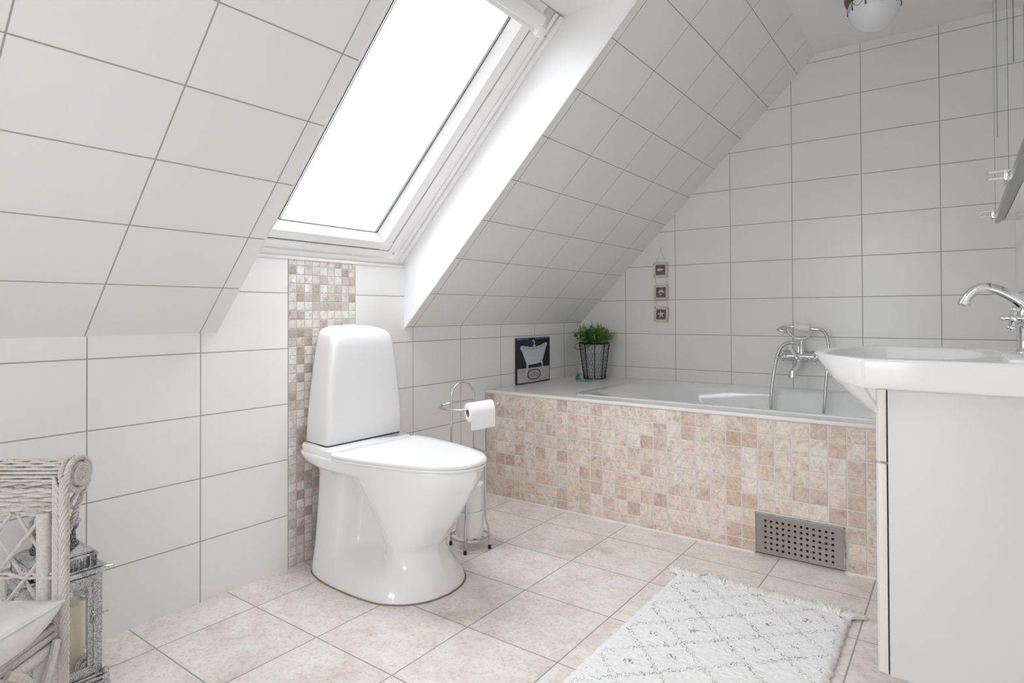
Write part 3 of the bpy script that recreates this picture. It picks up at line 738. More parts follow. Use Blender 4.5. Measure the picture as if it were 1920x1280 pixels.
def roll_mesh(m, c, ax, L, R=.0455, r=.019):
    ax = Vector(ax).normalized()
    m.lathe([(R-.002, -L/2), (R, -L/2+.002), (R, L/2-.002), (R-.002, L/2), (r, L/2), (r, -L/2), (R-.002, -L/2)], c, ax, 40, False, False)
def core_mesh(c, ax, L, r=.019):
    m = MB(); ax = Vector(ax).normalized()
    m.lathe([(r, -L/2+.0005), (r-.0014, -L/2+.0005), (r-.0014, L/2-.0005), (r, L/2-.0005), (r, -L/2+.0005)], c, ax, 28, False, False); return m
ax = (sp1-sp0).normalized(); rc = sp0+ax*.062+Vector((0, 0, -.0125))
tp = thing('toilet_paper_roll', 'part-used toilet roll with loose end on the arm of the chrome stand', 'toilet roll', rc, 'toilet paper rolls on the stand')
m = MB(); R_, L_ = .036, .098; roll_mesh(m, rc, ax, L_, R_, .0175)
side = Vector((0, 0, 1)).cross(ax).normalized()
pl = [rc+side*R_*-1*cos(a)+Vector((0, 0, 1))*R_*sin(a)*1.0 for a in [pi*.5*(1-i/10) for i in range(11)]]
pl = [Vector(p)+side*-.0012 for p in pl]+[rc-side*(R_+.0015)+Vector((0, 0, -d)) for d in (.02, .035, .05, .062)]
for k in range(len(pl)-1):
    a, b = pl[k], pl[k+1]; o = side*.0006
    m.add([a-ax*L_/2, a+ax*L_/2, b+ax*L_/2, b-ax*L_/2, a-ax*L_/2-o, a+ax*L_/2-o, b+ax*L_/2-o, b-ax*L_/2-o], [[0, 1, 2, 3], [7, 6, 5, 4], [0, 3, 7, 4], [1, 5, 6, 2]])
obj('paper', m, 'paper', tp); obj('cardboard_core', core_mesh(rc, ax, L_, .0175), 'card', tp, label='brown cardboard core')
for k, (zc, lb) in enumerate(((.0985, 'spare toilet roll, lower of two stacked upright in the chrome stand'), (.2005, 'spare toilet roll, upper of two stacked upright in the chrome stand'))):
    c0 = HC_+Vector((0, 0, zc)); t = thing('toilet_paper_roll', lb, 'toilet roll', c0-Vector((0, 0, .05)), 'toilet paper rolls on the stand')
    m = MB(); roll_mesh(m, c0, (0, 0, 1), .1005, .0545, .019); obj('paper', m, 'paper', t); obj('cardboard_core', core_mesh(c0, (0, 0, 1), .1005), 'card', t)

# ------------------------------------------------------------ vanity cabinet
VX0, VX1, VY0, VY1 = 1.803, XW-0.002, -1.782, -1.150
van = thing('vanity_cabinet', 'white bathroom vanity cabinet under the washbasin at the right', 'cabinet', (1.98, (VY0+VY1)/2, 0))
m = MB(); m.box(1.8265, VX1, VY0, VY0+.016, 0.09, .7425, .0008); m.box(1.8265, VX1, VY1-.016, VY1, 0.09, .7425, .0008)
m.box(1.8265, VX1, VY0+.016, VY1-.016, .09, .106); m.box(VX1-.008, VX1, VY0+.016, VY1-.016, .106, .60)
obj('body', m, 'cabinet', van)
m = MB(); m.box(1.86, VX1-.01, VY0+.02, VY1-.02, 0.0, 0.09); obj('plinth', m, 'cabinet', van)
m = MB(); m.box(1.8245, 1.8262, VY0+.0006, VY1-.0006, .092, .738); obj('painted_gap_shade', m, 'dark', van)  # dark strip paints the shade in the gap between fronts and carcass
def front(name, z0, z1, y0, y1):
    m = MB(); m.box(VX0+.0035, 1.8235, y0, y1, z0, z1, .0008); m.cur = 1; m.box(VX0, VX0+.005, y0, y1, z0, z1, .0022, 3)
    return obj(name, m, ['dooredge', 'cabinet'], van, label='white front with cream edge foil')
front('drawer', .5745, .740, VY0, VY1)
front('door', .093, .5695, VY0, (VY0+VY1)/2-.0015); front('door', .093, .5695, (VY0+VY1)/2+.0015, VY1)
m = MB()
for z in (.5690, ): m.box(1.8115, 1.8262, VY0+.0005, VY0+.006, z+.0008, z+.0045)
obj('door_buffer', m, 'buffer', van)

# ------------------------------------------------------------ washbasin
BYC = -1.466
bas = thing('washbasin', 'white ceramic washbasin with a bowl bulging out over the vanity cabinet', 'washbasin', (1.95, BYC, .745))
sx0, sx1, sy0, sy1 = 1.772, XW-.001, -1.802, -1.130
def bulge(y, X0=1.775, depth=.150, hw=.335):
    t = (y-BYC)/hw
    return X0 - depth*max(0.0, 1-abs(t)**2.05) if abs(t) < 1 else X0
def slab(z, inset, depth, X0=1.775):
    pts = []
    y0, y1 = sy0+inset, sy1-inset; n = 44
    for i in range(n+1):
        y = lerp(y0+.006, y1-.006, i/n); pts.append((bulge(y, X0+inset, depth)+0, y, z))
    pts += [(sx0+inset+.006, y1-.001, z), (sx0+inset+.014, y1, z), (1.95, y1, z), (sx1-.002, y1, z), (sx1, y1-.002, z)]
    pts += [(sx1, lerp(y1-.002, y0+.002, i/12), z) for i in range(1, 12)]
    pts += [(sx1, y0+.002, z), (sx1-.002, y0, z), (1.95, y0, z), (sx0+inset+.014, y0, z), (sx0+inset+.006, y0+.001, z)]
    return pts
def ringfit(pts, cx, cy, fx, fy, z, k=1.0):
    """ring with the same count of points, on a superellipse"""
    out = []
    for p in pts:
        a = atan2((p[1]-cy)/fy, (p[0]-cx)/fx); ca, sa = cos(a), sin(a); e = 2/2.6
        out.append((cx+fx*abs(ca)**e*(1 if ca > 0 else -1), cy+fy*abs(sa)**e*(1 if sa > 0 else -1), z))
    return out
base = slab(.81, 0, .148)
m = MB()
def lower(z, fx, k, back, end=1.86):
    out = []
    for p in base:
        t = max(-1, min(1, (p[1]-BYC)/(.335*k))); y = BYC+.335*k*t
        if p[0] < 1.785: out.append((fx+(end-fx)*(abs(t)**2.1), y*1.0, z))
        else: out.append((max(min(p[0], back), end+.004), max(min(y, BYC+.310), BYC-.310), z))
    return out
rings = [lower(.610, 1.900, .35, 2.02, 1.95), lower(.630, 1.850, .60, 2.05, 1.90), lower(.650, 1.800, .82, 2.07, 1.845), lower(.667, 1.765, .90, 2.09, 1.825), lower(.685, 1.738, .94, 2.10, 1.812), lower(.710, 1.708, .965, 2.12, 1.798), lower(.7415, 1.674, .990, 2.13, 1.781)]
rings += [slab(.7425, .006, .108, 1.776), slab(.7445, .0035, .109, 1.775), slab(.748, .002, .111, 1.775), slab(.775, .001, .130), slab(.802, .0, .147), slab(.807, .0012, .148), slab(.8098, .004, .147), slab(.8105, .008, .146)]
rings += [ringfit(base, 1.838, BYC, .178, .296, .8105), ringfit(base, 1.838, BYC, .172, .290, .807), ringfit(base, 1.838, BYC, .166, .280, .792),
          ringfit(base, 1.842, BYC, .150, .250, .735), ringfit(base, 1.85, BYC, .115, .19, .680), ringfit(base, 1.86, BYC, .05, .07, .655), ringfit(base, 1.86, BYC, .02, .02, .652)]
m.loft(rings)
obj('bowl', m, 'ceramic', bas, smooth=32)
m = MB(); m.box(2.045, XW-.001, -1.76, -1.172, .8085, .8165, .003); obj('tap_ledge', m, 'ceramic', bas, label='raised ledge at the back of the basin')
m = MB(); m.lathe([(.022, 0), (.022, .004), (.016, .005)], (1.86, BYC, .651), n=20); obj('drain', m, 'chrome', bas)

# basin mixer
bt = thing('basin_mixer_tap', 'chrome mixer tap with arched spout and cross handles on the washbasin', 'tap', (2.098, BYC, .8165))
m = MB(); m.lathe([(.028, 0), (.029, .004), (.024, .010), (.020, .02), (.020, .075), (.024, .085), (.024, .10), (.017, .112)], (2.098, BYC, .8165), n=28); obj('body', m, 'chrome', bt)
sp = catmull([(2.098, BYC, .915), (2.086, BYC, .937), (2.058, BYC, .960), (2.025, BYC, .9765), (1.999, BYC, .9755), (1.980, BYC, .958), (1.973, BYC, .943)], 6)
k = len(sp); rads = [lerp(.0155, .0118, min(1, i/(k*.6))) for i in range(k)]
m = MB(); m.tube(sp, rads, 18); obj('spout', m, 'chrome', bt)
d = (Vector(sp[-1])-Vector(sp[-3])).normalized()
m = MB(); m.lathe([(.0135, -.004), (.0145, .002), (.0145, .008), (.012, .011), (.010, .008)], sp[-1], d, 20); obj('aerator', m, 'chrome', bt)
def cross_handle(parent, c, ax, L=.020, r=.0034, br=.006, mat='chrome'):
    ax = Vector(ax).normalized(); a = ax.orthogonal().normalized(); b = ax.cross(a)
    a, b = (a+b).normalized(), (b-a).normalized(); c = Vector(c); m = MB()
    m.lathe([(.009, -.012), (.010, -.004), (.009, .004), (.004, .008)], c, ax, 16)
    for v in (a, -a, b, -b):
        m.tube([c, c+v*L], r, 8); m.ball(c+v*(L+br*.6), br, 12)
    return obj('cross_handle', m, mat, parent)
for sy in (-1, 1):
    m = MB(); e = Vector((2.075, BYC+sy*.038, .897)); m.tube([(2.095, BYC, .885), e], [.011, .009], 12); obj('valve', m, 'chrome', bt)
    cross_handle(bt, e+Vector((-.008, sy*.010, .003)), (-.55, sy*.8, .2), .019, .0036, .0068)

# ------------------------------------------------------------ mirror cabinet
mc = thing('mirror_cabinet', 'mirror cabinet with chrome handles on the right wall above the basin', 'cabinet', (2.10, -1.85, 1.168))
MX, MY0, MY1, MZ0, MZ1 = 2.0435, -2.50, -1.235, 1.170, 1.86
m = MB(); m.box(MX+.020, XW-.001, MY0, MY1, MZ0, MZ1, .001); obj('body', m, 'cabwhite', mc, label='white cabinet body')
for y0, y1 in ((MY0, -1.822), (-1.819, MY1)):
    m = MB(); m.box(MX+.005, MX+.019, y0, y1, MZ0+.002, MZ1, .0008); dr = obj('door', m, 'profile', mc)
    m = MB(); m.box(MX+.001, MX+.0048, y0+.0005, y1-.0005, MZ0+.013, MZ1, .0); ORG[dr.name] = ORG[mc.name]; obj('mirror_glass', m, 'mirror', dr, smooth=None)
    m = MB(); m.box(MX+.0006, MX+.0052, y1-.0010, y1, MZ0+.013, MZ1); m.box(MX+.0004, MX+.001, y1-.168, y1-.162, MZ0+.20, MZ1); obj('edge_and_painted_reflection', m, 'edge_reflection', dr, smooth=None)  # green glass edge, plus an inner strip painting a dark reflection line
    hy = y1-.045; hz = MZ0+.012; m = MB()
    for dz in (.010, -.003): m.tube([(MX+.004, hy-.02, hz+dz), (MX-.004, hy-.02, hz+dz), (MX-.034, hy-.02, hz+dz)], .0032, 10); m.ball((MX-.034, hy-.02, hz+dz), .0036, 8)
    m.tube([(MX-.030, hy+.010, hz+.003), (MX+.004, hy+.010, hz+.003)], .0032, 10); m.ball((MX-.030, hy+.010, hz+.003), .0036, 8)
    m.box(MX-.010, MX+.006, hy-.035, hy+.02, hz-.010, hz-.0055, .001); m.box(MX-.010, MX-.004, hy-.024, hy-.016, hz-.010, hz+.012, .001)
    obj('handle', m, 'chrome', dr)
m = MB(); m.box(MX-.001, MX+.012, MY0, MY1, MZ0-.004, MZ0+.0125, .001); obj('bottom_rail', m, 'profile', mc)
for y in (-1.38, -1.72, -2.2):
    m = MB(); m.lathe([(.030, -.0005), (.030, -.003), (.026, -.0035), (.025, -.001)], (MX+.068, y, MZ0), n=32); obj('recessed_light', m, 'cabwhite', mc)

# ------------------------------------------------------------ ceiling lamp
LX, LY = 1.700, -.645
lam = thing('ceiling_lamp', 'opal globe ceiling lamp with a brass collar and blue painted swags', 'lamp', (LX, LY, HC))
m = MB(); m.lathe([(.05, 2.238), (.100, 2.237), (.102, 2.225), (.093, 2.214), (.088, 2.200), (.098, 2.186), (.105, 2.166), (.102, 2.150), (.096, 2.139), (.087, 2.138), (.08, 2.16)], (LX, LY, 0), n=48); obj('brass_collar', m, 'brass', lam, label='aged brass collar')
gc, gr_ = Vector((LX, LY, 2.118)), .091
m = MB(); pr_ = [(.078, .048)]+[(gr_*cos(a), gr_*sin(a)*1.02) for a in [radians(30-k*6) for k in range(0, 20)]]+[(.001, -gr_*1.02)]
m.lathe(pr_, gc, n=48); gl = obj('globe', m, 'globe', lam)
def on_globe(az, el, k=1.004): return gc+Vector((cos(az)*cos(el), sin(az)*cos(el), sin(el)*1.02))*gr_*k
m = MB(); NS = 10
for i in range(NS):
    a0 = 2*pi*i/NS+.1; a1 = a0+2*pi/NS
    m.tube([on_globe(lerp(a0, a1, t/10), radians(10-16*sin(pi*t/10))) for t in range(11)], .0011, 6)
    mb_ = MB(); mb_.tube([on_globe(a0, radians(12)), on_globe(a0, radians(2)), on_globe(a0, radians(-4)), on_globe(a0, radians(-9)), on_globe(a0, radians(-11))], [.0008, .0012, .0030, .0034, .0006], 8); obj('painted_drop', mb_, 'blue', gl, label='cobalt blue painted drop')
obj('painted_swag', m, 'greyline', gl)

# ------------------------------------------------------------ bath mixer and hand shower
mx = thing('bath_mixer_tap', 'chrome traditional bath mixer with cross handles and cradle on the back wall', 'tap', (1.318, 0, .697))
m = MB(); m.tube([(1.222, -.020, .697), (1.415, -.020, .697)], .0265, 20); m.ball((1.222, -.020, .697), .0265, 16); m.ball((1.415, -.020, .697), .0265, 16)
for x in (1.232, 1.405): m.lathe([(.028, 0), (.027, .006), (.017, .012), (.014, .05)], (x, -.001, .697), (0, -1, 0), 24)
obj('wall_mount', m, 'chrome2', mx)
m = MB(); m.tube([(1.215, -.072, .695), (1.232, -.072, .695), (1.28, -.072, .695), (1.318, -.072, .695), (1.36, -.072, .695), (1.405, -.072, .695), (1.425, -.072, .695)], [.013, .018, .0165, .021, .0165, .018, .013], 20); obj('body', m, 'chrome', mx)
for x in (1.236, 1.385):
    m = MB(); m.lathe([(.014, .0), (.012, .014), (.010, .022)], (x, -.086, .694), (0, -1, 0), 18); obj('valve', m, 'chrome', mx)
    cross_handle(mx, (x, -.114, .692), (0, -1, .05), .021, .0042, .0074)
m = MB(); m.tube(catmull([(1.306, -.080, .690), (1.306, -.088, .665), (1.302, -.098, .648), (1.292, -.108, .634), (1.283, -.113, .618), (1.281, -.114, .600)], 5), [.016]*10+[.0155]*8+[.0180]*8, 18); m.lathe([(.0185, -.006), (.0200, 0), (.0200, .006), (.016, .009)], (1.281, -.114, .598), (0, 0, -1), 20)
obj('spout', m, 'chrome', mx)
m = MB(); m.tube([(1.296, -.094, .688), (1.292, -.102, .703), (1.280, -.112, .726), (1.270, -.118, .745)], [.0085, .0075, .009, .0075], 14); m.ball((1.269, -.119, .748), .0085, 12); obj('diverter_lever', m, 'porcelain', mx, label='white porcelain lever')
m = MB(); m.ball((1.298, -.096, .690), .013, 14); obj('lever_boss', m, 'chrome', mx)
m = MB(); m.tube([(1.316, -.074, .712), (1.316, -.075, .745), (1.316, -.076, .776)], [.012, .0075, .009], 16)
cr_ = catmull([(1.252, -.088, .836), (1.262, -.086, .812), (1.285, -.080, .794), (1.316, -.077, .785), (1.345, -.080, .793), (1.362, -.084, .812), (1.364, -.086, .830)], 6)
m.tube(cr_, .0056, 10); obj('cradle', m, 'chrome', mx)
m = MB(); m.tube(catmull([(1.300, -.070, .715), (1.300, -.066, .748), (1.295, -.070, .762), (1.277, -.080, .766)], 5), .0065, 12); m.lathe([(.009, -.006), (.009, .008)], (1.276, -.080, .766), (-1, -.3, 0), 16); obj('hose_outlet', m, 'chrome', mx)

hs = thing('hand_shower', 'chrome hand shower with white handle resting in the bath mixer cradle', 'hand shower', (1.318, -.088, .836))
hz0, hz1 = .846, .838
m = MB(); m.tube([(1.284, -.088, .845), (1.290, -.088, .845), (1.325, -.088, .842), (1.354, -.088, .839), (1.361, -.088, .838)], [.012, .0195, .0205, .0190, .013], 20); obj('handle', m, 'porcelain', hs, label='white porcelain handle')
m = MB(); m.tube(catmull([(1.285, -.088, .846), (1.268, -.090, .849), (1.250, -.094, .848), (1.238, -.098, .838)], 4), [.007]*5+[.008]*4+[.011]*4, 14)
m.lathe([(.009, -.005), (.016, .004), (.024, .015), (.028, .024), (.027, .028), (.022, .028)], (1.240, -.097, .846), (-.35, -.25, -.9), 24)
obj('shower_head', m, 'chrome', hs)
m = MB(); m.tube([(1.360, -.088, .838), (1.370, -.088, .837), (1.378, -.088, .8365), (1.402, -.088, .834)], [.0075, .0095, .0075, .0085], 14); obj('hose_coupling', m, 'chrome', hs)
hp = catmull([(1.402, -.088, .834), (1.420, -.090, .826), (1.436, -.095, .800), (1.444, -.104, .750), (1.443, -.118, .68), (1.438, -.132, .60), (1.434, -.142, .53), (1.430, -.150, .46), (1.415, -.16, .36), (1.37, -.18, .27),
              (1.30, -.19, .24), (1.235, -.18, .27), (1.196, -.158, .36), (1.186, -.148, .46), (1.189, -.140, .53), (1.195, -.128, .60), (1.203, -.112, .665), (1.213, -.100, .715), (1.230, -.090, .748), (1.254, -.084, .763), (1.276, -.080, .766)], 14)
m = MB(); m.tube(hp, [.0072+.0005*(i % 2) for i in range(len(hp))], 12); obj('hose', m, 'hose', hs, smooth=60)

# ------------------------------------------------------------ tin sign
SX = .006
sg = thing('tin_bath_sign', 'navy and grey tin sign with a painted bathtub standing against the knee wall', 'sign', (SX, -.552, TZ))
SY0, SY1, SZ0, SZ1 = -.722, -.388, TZ+.001, .782
m = MB(); m.box(SX-.003, SX+.006, SY0, SY1, SZ0, SZ1, .0015); obj('panel', m, 'ink', sg)
def sv(u, v): return (SY0+u*(SY1-SY0), SZ0+v*(SZ1-SZ0))   # u 0..1 left to right, v up
def flat(name, poly, mat, d0, d1, **k):
    m = MB()
    m.loft([[(SX+.006+d, *sv(u, v)) for u, v in poly] for d in (d0, d1)]); return obj(name, m, mat, sg, smooth=None, **k)
flat('painted_ground', [(.022, .345), (.978, .345), (.975, .965), (.5, .972), (.022, .968)], 'navy', 0, .0005)
flat('floral_band', [(.022, .028), (.45, .020), (.978, .030), (.978, .338), (.022, .335)], 'floral', 0, .0006, label='grey floral printed band')
tubo = [(.10, .775), (.115, .815), (.17, .835), (.25, .822), (.36, .800), (.48, .790), (.60, .802), (.72, .830), (.82, .865), (.875, .880), (.905, .865), (.905, .830), (.885, .790), (.86, .74), (.83, .65), (.79, .55), (.755, .475), (.73, .44), (.60, .415), (.42, .405), (.32, .41), (.285, .43), (.25, .50), (.205, .60), (.165, .69), (.13, .74)]
flat('painted_bathtub', tubo, 'tubpaint', .0004, .0011, label='pale painted roll-top bathtub')
flat('painted_tub_inside', [(.145, .800), (.20, .812), (.30, .798), (.48, .775), (.66, .800), (.80, .845), (.87, .858), (.84, .815), (.72, .765), (.56, .735), (.40, .730), (.25, .750), (.17, .775)], 'tubshade', .0010, .0014)
for P_ in ([(.285, .44), (.33, .42), (.335, .36), (.30, .29), (.325, .262), (.275, .258), (.262, .28), (.275, .33)], [(.70, .435), (.755, .48), (.775, .40), (.77, .345), (.795, .325), (.755, .320), (.735, .345), (.735, .39)]):
    flat('painted_foot', P_, 'tubpaint', .0004, .0012)
flat('painted_faucet', [(.47, .80), (.545, .80), (.545, .835), (.525, .845), (.522, .93), (.505, .955), (.475, .955), (.455, .925), (.458, .90), (.472, .90), (.475, .925), (.49, .935), (.500, .92), (.498, .845), (.47, .83)], 'tubpaint', .0004, .0012)
m = MB(); m.tube([(SX+.0068, *sv(.50+.185*abs(cos(a))**.75*(1 if cos(a) > 0 else -1), .185+.105*abs(sin(a))**.8*(1 if sin(a) > 0 else -1))) for a in [2*pi*i/48 for i in range(48)]], .0028, 6, True, flat=1.0); obj('oval_border', m, 'ink', sg)
def text_obj(name, txt, size, uc, vc, mat, parent, shear=.3, sxk=1.0):
    cu = bpy.data.curves.new(name, 'FONT'); cu.body = txt; cu.size = size; cu.align_x = 'CENTER'; cu.align_y = 'CENTER'; cu.shear = shear; cu.extrude = .0003
    to = bpy.data.objects.new(name+'_tmp', cu); COL.objects.link(to)
    dg = bpy.context.evaluated_depsgraph_get(); me = bpy.data.meshes.new_from_object(to.evaluated_get(dg)); bpy.data.objects.remove(to)
    o = bpy.data.objects.new(name, me); COL.objects.link(o); o.parent = parent; me.materials.append(MAT[mat])
    y, z = sv(uc, vc)
    for v in me.vertices: v.co = Vector((SX+.0068+v.co.z, y+v.co.x*sxk, z+v.co.y))-ORG[parent.name]
    ORG[o.name] = ORG[parent.name]; return o
text_obj('lettering', 'Le Bain', .040, .50, .185, 'greyink', sg, .35, 1.0)
for P_ in ([(.02, .965), (.20, .972), (.35, .968), (.35, .985), (.02, .985)], [(.55, .972), (.72, .976), (.95, .972), (.95, .984), (.55, .986)]): flat('worn_edge', P_, 'scuff', .0002, .0007)

# ------------------------------------------------------------ hanging picture frames
hp_ = thing('hanging_picture_trio', 'three small cream shell frames hanging on string on the back wall', 'wall decoration', (.547, -.006, 1.285))
def frame3(cz, cx, rot, kind):
    Rm = Matrix.Translation((cx, -.010, cz)) @ Matrix.Rotation(rot, 4, 'Y')
    h, w = .0435, .014; m = MB()
    for a in ((-h, h, h-w, h), (-h, h, -h, -h+w)): m.box(a[0], a[1], -.007, .005, a[2], a[3], .0015, 2, Rm)
    for a in ((-h+.001, -h+w, -h+w, h-w), (h-w, h-.001, -h+w, h-w)): m.box(a[0], a[1], -.0062, .005, a[2], a[3], .001, 2, Rm)
    fr = obj('frame', m, 'cream', hp_)
    m = MB(); m.box(-h+w-.001, h-w+.001, -.001, .002, -h+w-.001, h-w+.001, 0, 2, Rm); obj('picture', m, 'photo', fr, smooth=None)
    for a in (-1, 1):
        for b in (-1, 1):
            m = MB(); m.ball(Rm @ Vector((a*(h-.007), -.0075, b*(h-.007))), .0023, 8); obj('nail', m, 'nail', fr)
    m = MB()
    if kind == 0:
        m.tube([Rm @ Vector(v) for v in ((-.020, -.004, -.002), (-.012, -.004, 0), (-.004, -.004, .002), (.006, -.004, .001), (.018, -.004, .004))], [.003, .008, .010, .007, .0015], 12)
    elif kind == 1:
        for R_ in (.0175, .0105): m.tube([Rm @ Vector((.002+R_*cos(a), -.004, -.006+R_*sin(a))) for a in [radians(10+16*i) for i in range(11)]], [.0012+.0028*sin(pi*i/10) for i in range(11)], 8)
        m.ball(Rm @ Vector((0, -.004, -.012)), .005, 10)
    else:
        for i in range(5):
            a = radians(100+72*i); m.tube([Rm @ Vector((0, -.004, 0)), Rm @ Vector((.010*cos(a), -.004, .010*sin(a))), Rm @ Vector((.022*cos(a+.06), -.003, .022*sin(a+.06)))], [.006, .0045, .0012], 8)
    obj('shell_motif', m, 'shell', fr)
    return Rm, h
fs = [frame3(1.172, .5455, 0, 0), frame3(1.040, .547, 0, 1), frame3(.911, .5475, radians(3), 2)]
m = MB(); top = Vector((.547, -.012, 1.288))
m.tube([fs[0][0] @ Vector((-.030, .002, .044)), top, fs[0][0] @ Vector((.030, .002, .044))], .0010, 6); obj('string', m, 'string', hp_)
for i in (0, 1):
    for a in (-1, 1): m = MB(); m.tube([fs[i][0] @ Vector((a*.034, .002, -.043)), fs[i+1][0] @ Vector((a*.034, .002, .043))], .0010, 6); obj('string', m, 'string', hp_)
m = MB(); m.lathe([(.011, 0), (.011, .002), (.009, .004)], (.547, -.0005, 1.298), (0, -1, 0), 18); m.tube([(.547, -.004, 1.297), (.547, -.014, 1.293), (.547, -.014, 1.285), (.547, -.010, 1.283)], .0018, 8); obj('wall_hook', m, 'porcelain', hp_)

# ------------------------------------------------------------ potted plant
PX, PY = .190, -.172
pl_ = thing('potted_plant', 'bushy green plant in a zinc pot inside a black wire basket on the deck corner', 'plant', (PX, PY, TZ))
rb, rt, zb, zt_ = .060, .088, TZ+.002, .741
m = MB(); m.lathe([(.001, zb+.004), (rb-.006, zb+.004), (rt-.006, zt_-.012), (rt-.004, zt_-.008), (rt-.009, zt_-.008), (rt-.012, zt_-.03), (.001, zt_-.03)], (PX, PY, 0), n=40); obj('pot', m, 'zinc', pl_, label='grey zinc pot')
m = MB(); m.lathe([(.001, zt_-.024), (rt-.013, zt_-.026)], (PX, PY, 0), n=30); obj('soil', m, 'soil', pl_)
def rz(z): return lerp(rb, rt, (z-zb)/(zt_-zb))
bk = None
m = MB(); m.tube(circle((PX, PY, zb+.002), rb+.002, 40), .0028, 8, True); m.tube(circle((PX, PY, zt_), rt+.003, 40), .0030, 8, True)
m.tube(circle((PX, PY, zb+.002), rb*.5, 20), .002, 6, True)
for i in range(9):
    a = 2*pi*i/9+.35
    for ph in (0, pi):
        pts = []
        for j in range(40):
            z = lerp(zb, zt_, j/39); r = rz(z)+.003; t = j*.9+ph
            c = Vector((PX+cos(a)*r, PY+sin(a)*r, z)); pts.append(c+Vector((-sin(a), cos(a), 0))*.0016*cos(t)+Vector((cos(a), sin(a), 0))*.0016*sin(t))
        m.tube(pts, .0016, 6)
bk = obj('wire_basket', m, 'blackwire', pl_, label='black wire basket')
m = MB(); NC, NRW = 26, 9
for j in range(NRW):
    for i in range(NC):
        def pt(u, v):
            z = lerp(zb+.006, zt_-.006, min(max(v, 0), 1)); r = rz(z)+.001; a = 2*pi*u/NC
            return (PX+cos(a)*r, PY+sin(a)*r, z)
        o = .5*(j % 2); v0, v1 = j/NRW, (j+1)/NRW; vm = v0+.3*(v1-v0)
        m.tube([pt(i+o, v0), pt(i+o, vm)], .0006, 4, cap=False); m.tube([pt(i+o, vm), pt(i+o-.5, v1)], .0006, 4, cap=False); m.tube([pt(i+o, vm), pt(i+o+.5, v1)], .0006, 4, cap=False)
obj('chicken_wire', m, 'blackwire', bk)
m = MB(); hpts = catmull([(PX-.066, PY-.062, zt_+.002), (PX-.085, PY-.080, zt_-.012), (PX-.080, PY-.090, zt_-.030), (PX-.045, PY-.100, zt_-.036), (PX-.005, PY-.098, zt_-.028), (PX+.020, PY-.096, zt_-.012), (PX+.030, PY-.086, zt_)], 6); m.tube(hpts, .0018, 8); obj('bail_handle', m, 'blackwire', bk)
rnd = random.Random(11); m = MB()
def leaf(m, base, d, L, w, droop):
    d = Vector(d).normalized(); s = d.cross(Vector((0, 0, 1))); s = s.normalized() if s.length > .01 else Vector((1, 0, 0)); up = s.cross(d)
    P = []
    for t, ww in ((0, .25), (.3, .9), (.6, 1.0), (.85, .55), (1, .04)):
        c = base+d*L*t+Vector((0, 0, -droop*t*t*L)); P.append((c-s*w*ww+up*w*.35*ww, c, c+s*w*ww+up*w*.35*ww))
    vs = [v for r in P for v in r]; fs_ = []
    for i in range(4):
        for k_ in (0, 1): fs_.append([i*3+k_, i*3+k_+1, i*3+k_+4, i*3+k_+3])
    m.add(vs, fs_)
for i in range(135):
    a = rnd.uniform(0, 2*pi); r0 = rt*.8*sqrt(rnd.random()); lean = rnd.uniform(.05, .95)*(.35+r0/rt)
    b0 = Vector((PX+cos(a)*r0*.9, PY+sin(a)*r0*.9, zt_-.02)); H = rnd.uniform(.055, .128)*(1.08-.42*lean)
    tip = b0+Vector((cos(a)*lean*.072, sin(a)*lean*.072, H)); tip.x = max(tip.x, .035); tip.y = min(tip.y, -.035)
    m.tube([b0, (b0+tip)/2+Vector((0, 0, .008)), tip], .0010, 5)
    for k_ in range(9):
        t = rnd.uniform(.35, 1.0); p_ = b0.lerp(tip, t); b = rnd.uniform(0, 2*pi); e = rnd.uniform(.15, 1.1)
        dd = Vector((cos(b)*cos(e)+cos(a)*.35*lean, sin(b)*cos(e)+sin(a)*.35*lean, sin(e)+.1)); L = rnd.uniform(.026, .048)
        end = p_+dd.normalized()*L
        if end.x < .012 or end.y > -.012: continue
        leaf(m, p_, dd, L, rnd.uniform(.0028, .0046), rnd.uniform(.05, .5))
obj('foliage', m, 'leaf', pl_, smooth=60, fix=False)

# ------------------------------------------------------------ glass bottle, aqua stones
gb = thing('glass_bottle', 'small round clear and teal glass bottle with pointed stopper beside the wire basket', 'bottle', (.181, -.345, TZ))
gcx, gcy = .181, -.345
m = MB(); m.lathe([(.001, 0), (.012, .0), (.019, .005), (.0235, .016), (.0235, .026), (.018, .038), (.009, .046), (.0055, .050), (.0055, .056), (.001, .056)], (gcx, gcy, TZ+.0005), n=32, sy=.62); obj('body', m, 'glass', gb)
m = MB(); m.lathe([(.001, .010), (.008, .011), (.0115, .020), (.010, .030), (.005, .037), (.001, .039)], (gcx, gcy, TZ+.001), n=24, sy=.6); obj('teal_core', m, 'tealglass', gb, label='teal glass core')
m = MB(); m.lathe([(.006, .0565), (.007, .060), (.004, .066), (.0022, .078), (.0006, .090)], (gcx, gcy, TZ), n=16); obj('stopper', m, 'glass', gb, label='pointed clear stopper')
for k_, (x, y, r, s_, lb) in enumerate(((.205, -.338, .017, .38, 'flat pale aqua glass pebble touching the small round bottle'), (.232, -.318, .020, .30, 'flat pale aqua glass pebble in front of the wire basket'), (.247, -.283, .015, .34, 'small pale aqua glass pebble nearest the base of the wire basket'))):
    m = MB(); m.ball((x, y, TZ+r*s_+.0003), r, 20, (1.15, .85, s_)); o = obj('glass_pebble', m, 'aqua', org=(x, y, TZ)); tag(o, lb, 'glass pebble', 'aqua glass pebbles on the deck')

